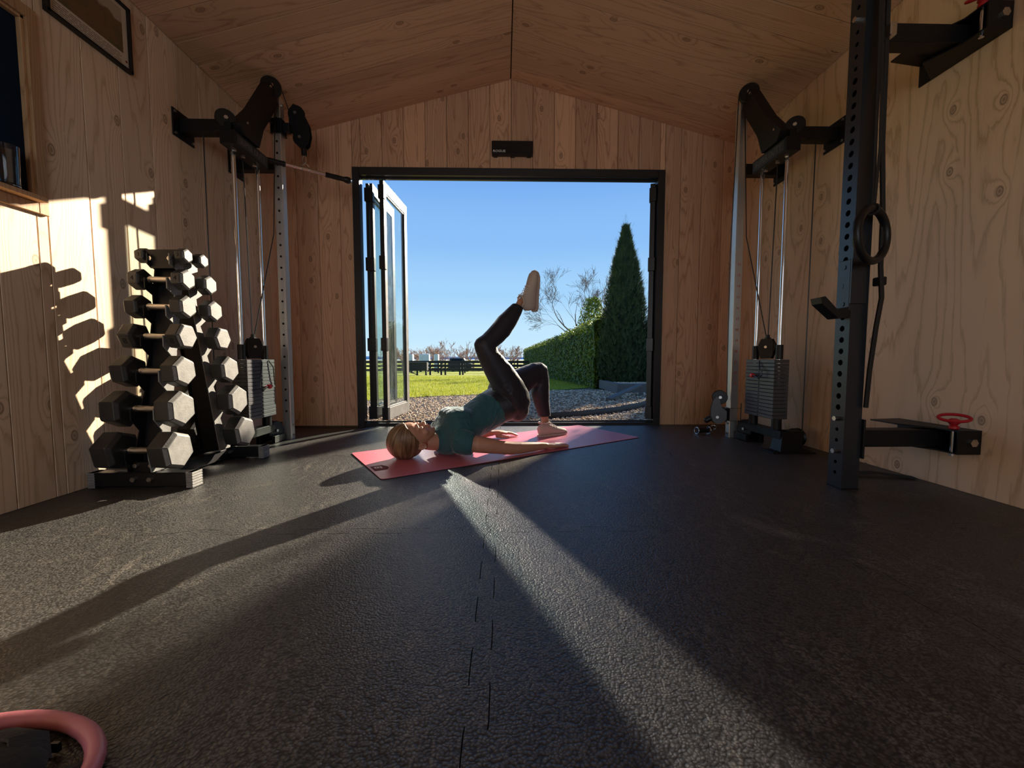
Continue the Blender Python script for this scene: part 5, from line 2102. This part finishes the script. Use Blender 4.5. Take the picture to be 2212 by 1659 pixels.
obj('lid_board', B().rng((-7.7, -6.15), (32.66, 33.34), (zt0 + 1.02, zt0 + 1.07)), M_FENCE, tr_)

# white tanks at the orchard edge, a parked car far off
for x0, x1, lab in ((-10.55, -9.95, 'narrow white tank at the orchard edge by the glazed door leaf'), (-9.25, -8.15, 'widest white tank at the orchard edge'), (-7.62, -7.15, 'small white tank standing apart at the orchard edge')):
    t = thing('white_tank', lab, 'tank', ((x0 + x1) / 2, 45, gz(45)))
    obj('tank_body', B().rng((x0, x1), (44.6, 45.4), (gz(45) + .12, .98), bev=.05), M_TANK, t)
    b = B()
    for xa in (x0 + .1, x1 - .1):
        b.rng((xa - .06, xa + .06), (44.6, 45.4), (gz(45), gz(45) + .12))
    obj('pallet', b, M_SLEEPER, t)
t = thing('parked_car', 'small dark parked car far behind the fence', 'car', (-4.9, 46.6, gz(46)))
zz0 = gz(46)
CX, CY = 1.5, -11.4
b = B().prism([(-7.7 + CX, 57.2 + CY, zz0 + .3), (-5.1 + CX, 57.2 + CY, zz0 + .3), (-5.1 + CX, 57.2 + CY, zz0 + .85), (-5.7 + CX, 57.2 + CY, zz0 + .95), (-6.0 + CX, 57.2 + CY, zz0 + 1.5), (-7.5 + CX, 57.2 + CY, zz0 + 1.5), (-7.7 + CX, 57.2 + CY, zz0 + .95)], (0, 1.6, 0))
obj('car_body', b, M_CAR, t)
for xa in (-7.2, -5.6):
    obj('wheel', B().cyl((xa + CX, 57.15 + CY, zz0 + .3), (xa + CX, 57.4 + CY, zz0 + .3), .3, n=16), M_PLASTIC, t)
obj('side_window', B().prism([(-7.35 + CX, 57.19 + CY, zz0 + 1.0), (-6.1 + CX, 57.19 + CY, zz0 + 1.0), (-6.15 + CX, 57.19 + CY, zz0 + 1.4), (-7.35 + CX, 57.19 + CY, zz0 + 1.4)], (0, .01, 0)), M_DARKPANE, t)

# timber steps, a leaning board and edging on the shaded gravel
st = thing('timber_steps', 'weathered timber sleeper steps filled with gravel beside the conifer', 'steps', (3.2, 9.0, gz(9)))
zs_ = gz(8.6)
for rngs in (((2.28, 3.15), (8.05, 8.15), (zs_, zs_ + .20)), ((2.28, 2.38), (8.15, 9.6), (zs_, zs_ + .20)), ((3.30, 4.4), (9.2, 9.3), (zs_ + .05, zs_ + .50)), ((3.30, 3.40), (9.3, 10.6), (zs_ + .05, zs_ + .50))):
    obj('sleeper', B().rng(*rngs, bev=.008), M_SLEEPER, st)
b = B().rng((2.38, 4.4), (8.12, 9.2), (zs_ - .02, zs_ + .17))
b.rng((2.38, 4.4), (9.2, 10.6), (zs_ - .02, zs_ + .17))
b.rng((3.4, 4.6), (9.3, 10.6), (zs_ + .15, zs_ + .46))
obj('gravel_fill', b, M_GRAVEL, st, smooth=0)
b = B()
for k in range(700):
    x, yv = RD.uniform(2.40, 3.6), RD.uniform(8.2, 9.18)
    rock(b, (x, yv, zs_ + .175), RD.uniform(.012, .024), RD)
obj('loose_stones', b, M_STONE, st, kind='stuff', smooth=0, recalc=False)
b = B().prism([(1.62, 6.35, -.085), (2.45, 7.35, .065), (2.53, 7.29, .065), (1.70, 6.29, -.085)], (0, 0, .03))
b.prism([(2.44, 7.20, -.1), (2.52, 7.20, -.1), (2.52, 7.20, .06), (2.44, 7.20, .06)], (0, .06, 0))
props(obj('loose_board', b, M_SLEEPER), 'loose grey board leaning up beside the timber steps', 'board')
pts = [(.42, 4.42, -.082), (.9, 4.60, -.075), (1.35, 4.88, -.07), (1.75, 5.25, -.062), (2.15, 5.75, -.055)]
b = B().tube(pts, (.045, .010), n=8, flat=(0, 0, 1))
props(obj('garden_edging', b, M_EDGE), 'long dark curved edging strip across the shaded gravel', 'edging')

# far hills and a strip of water on the horizon
b = B()
rg_ = []
for k in range(41):
    x = -900 + k * 45
    h_ = 4 + 7 * max(0, noise.noise(V((k * .35, 0, 2)))) + 3 * noise.noise(V((k * .9, 1, 2)))
    rg_.append([V((x, 1400, -8)), V((x, 1400, max(1.5, h_))), V((x, 1480, max(1.5, h_ * 1.02))), V((x, 1480, -8))])
b.loft(rg_)
obj('hills', b, M_HILL, kind='structure')
obj('sea', B().quad((-900, 600, -4.55), (900, 600, -4.55), (900, 1400, -4.55), (-900, 1400, -4.55)), M_SEA, kind='structure', smooth=0)
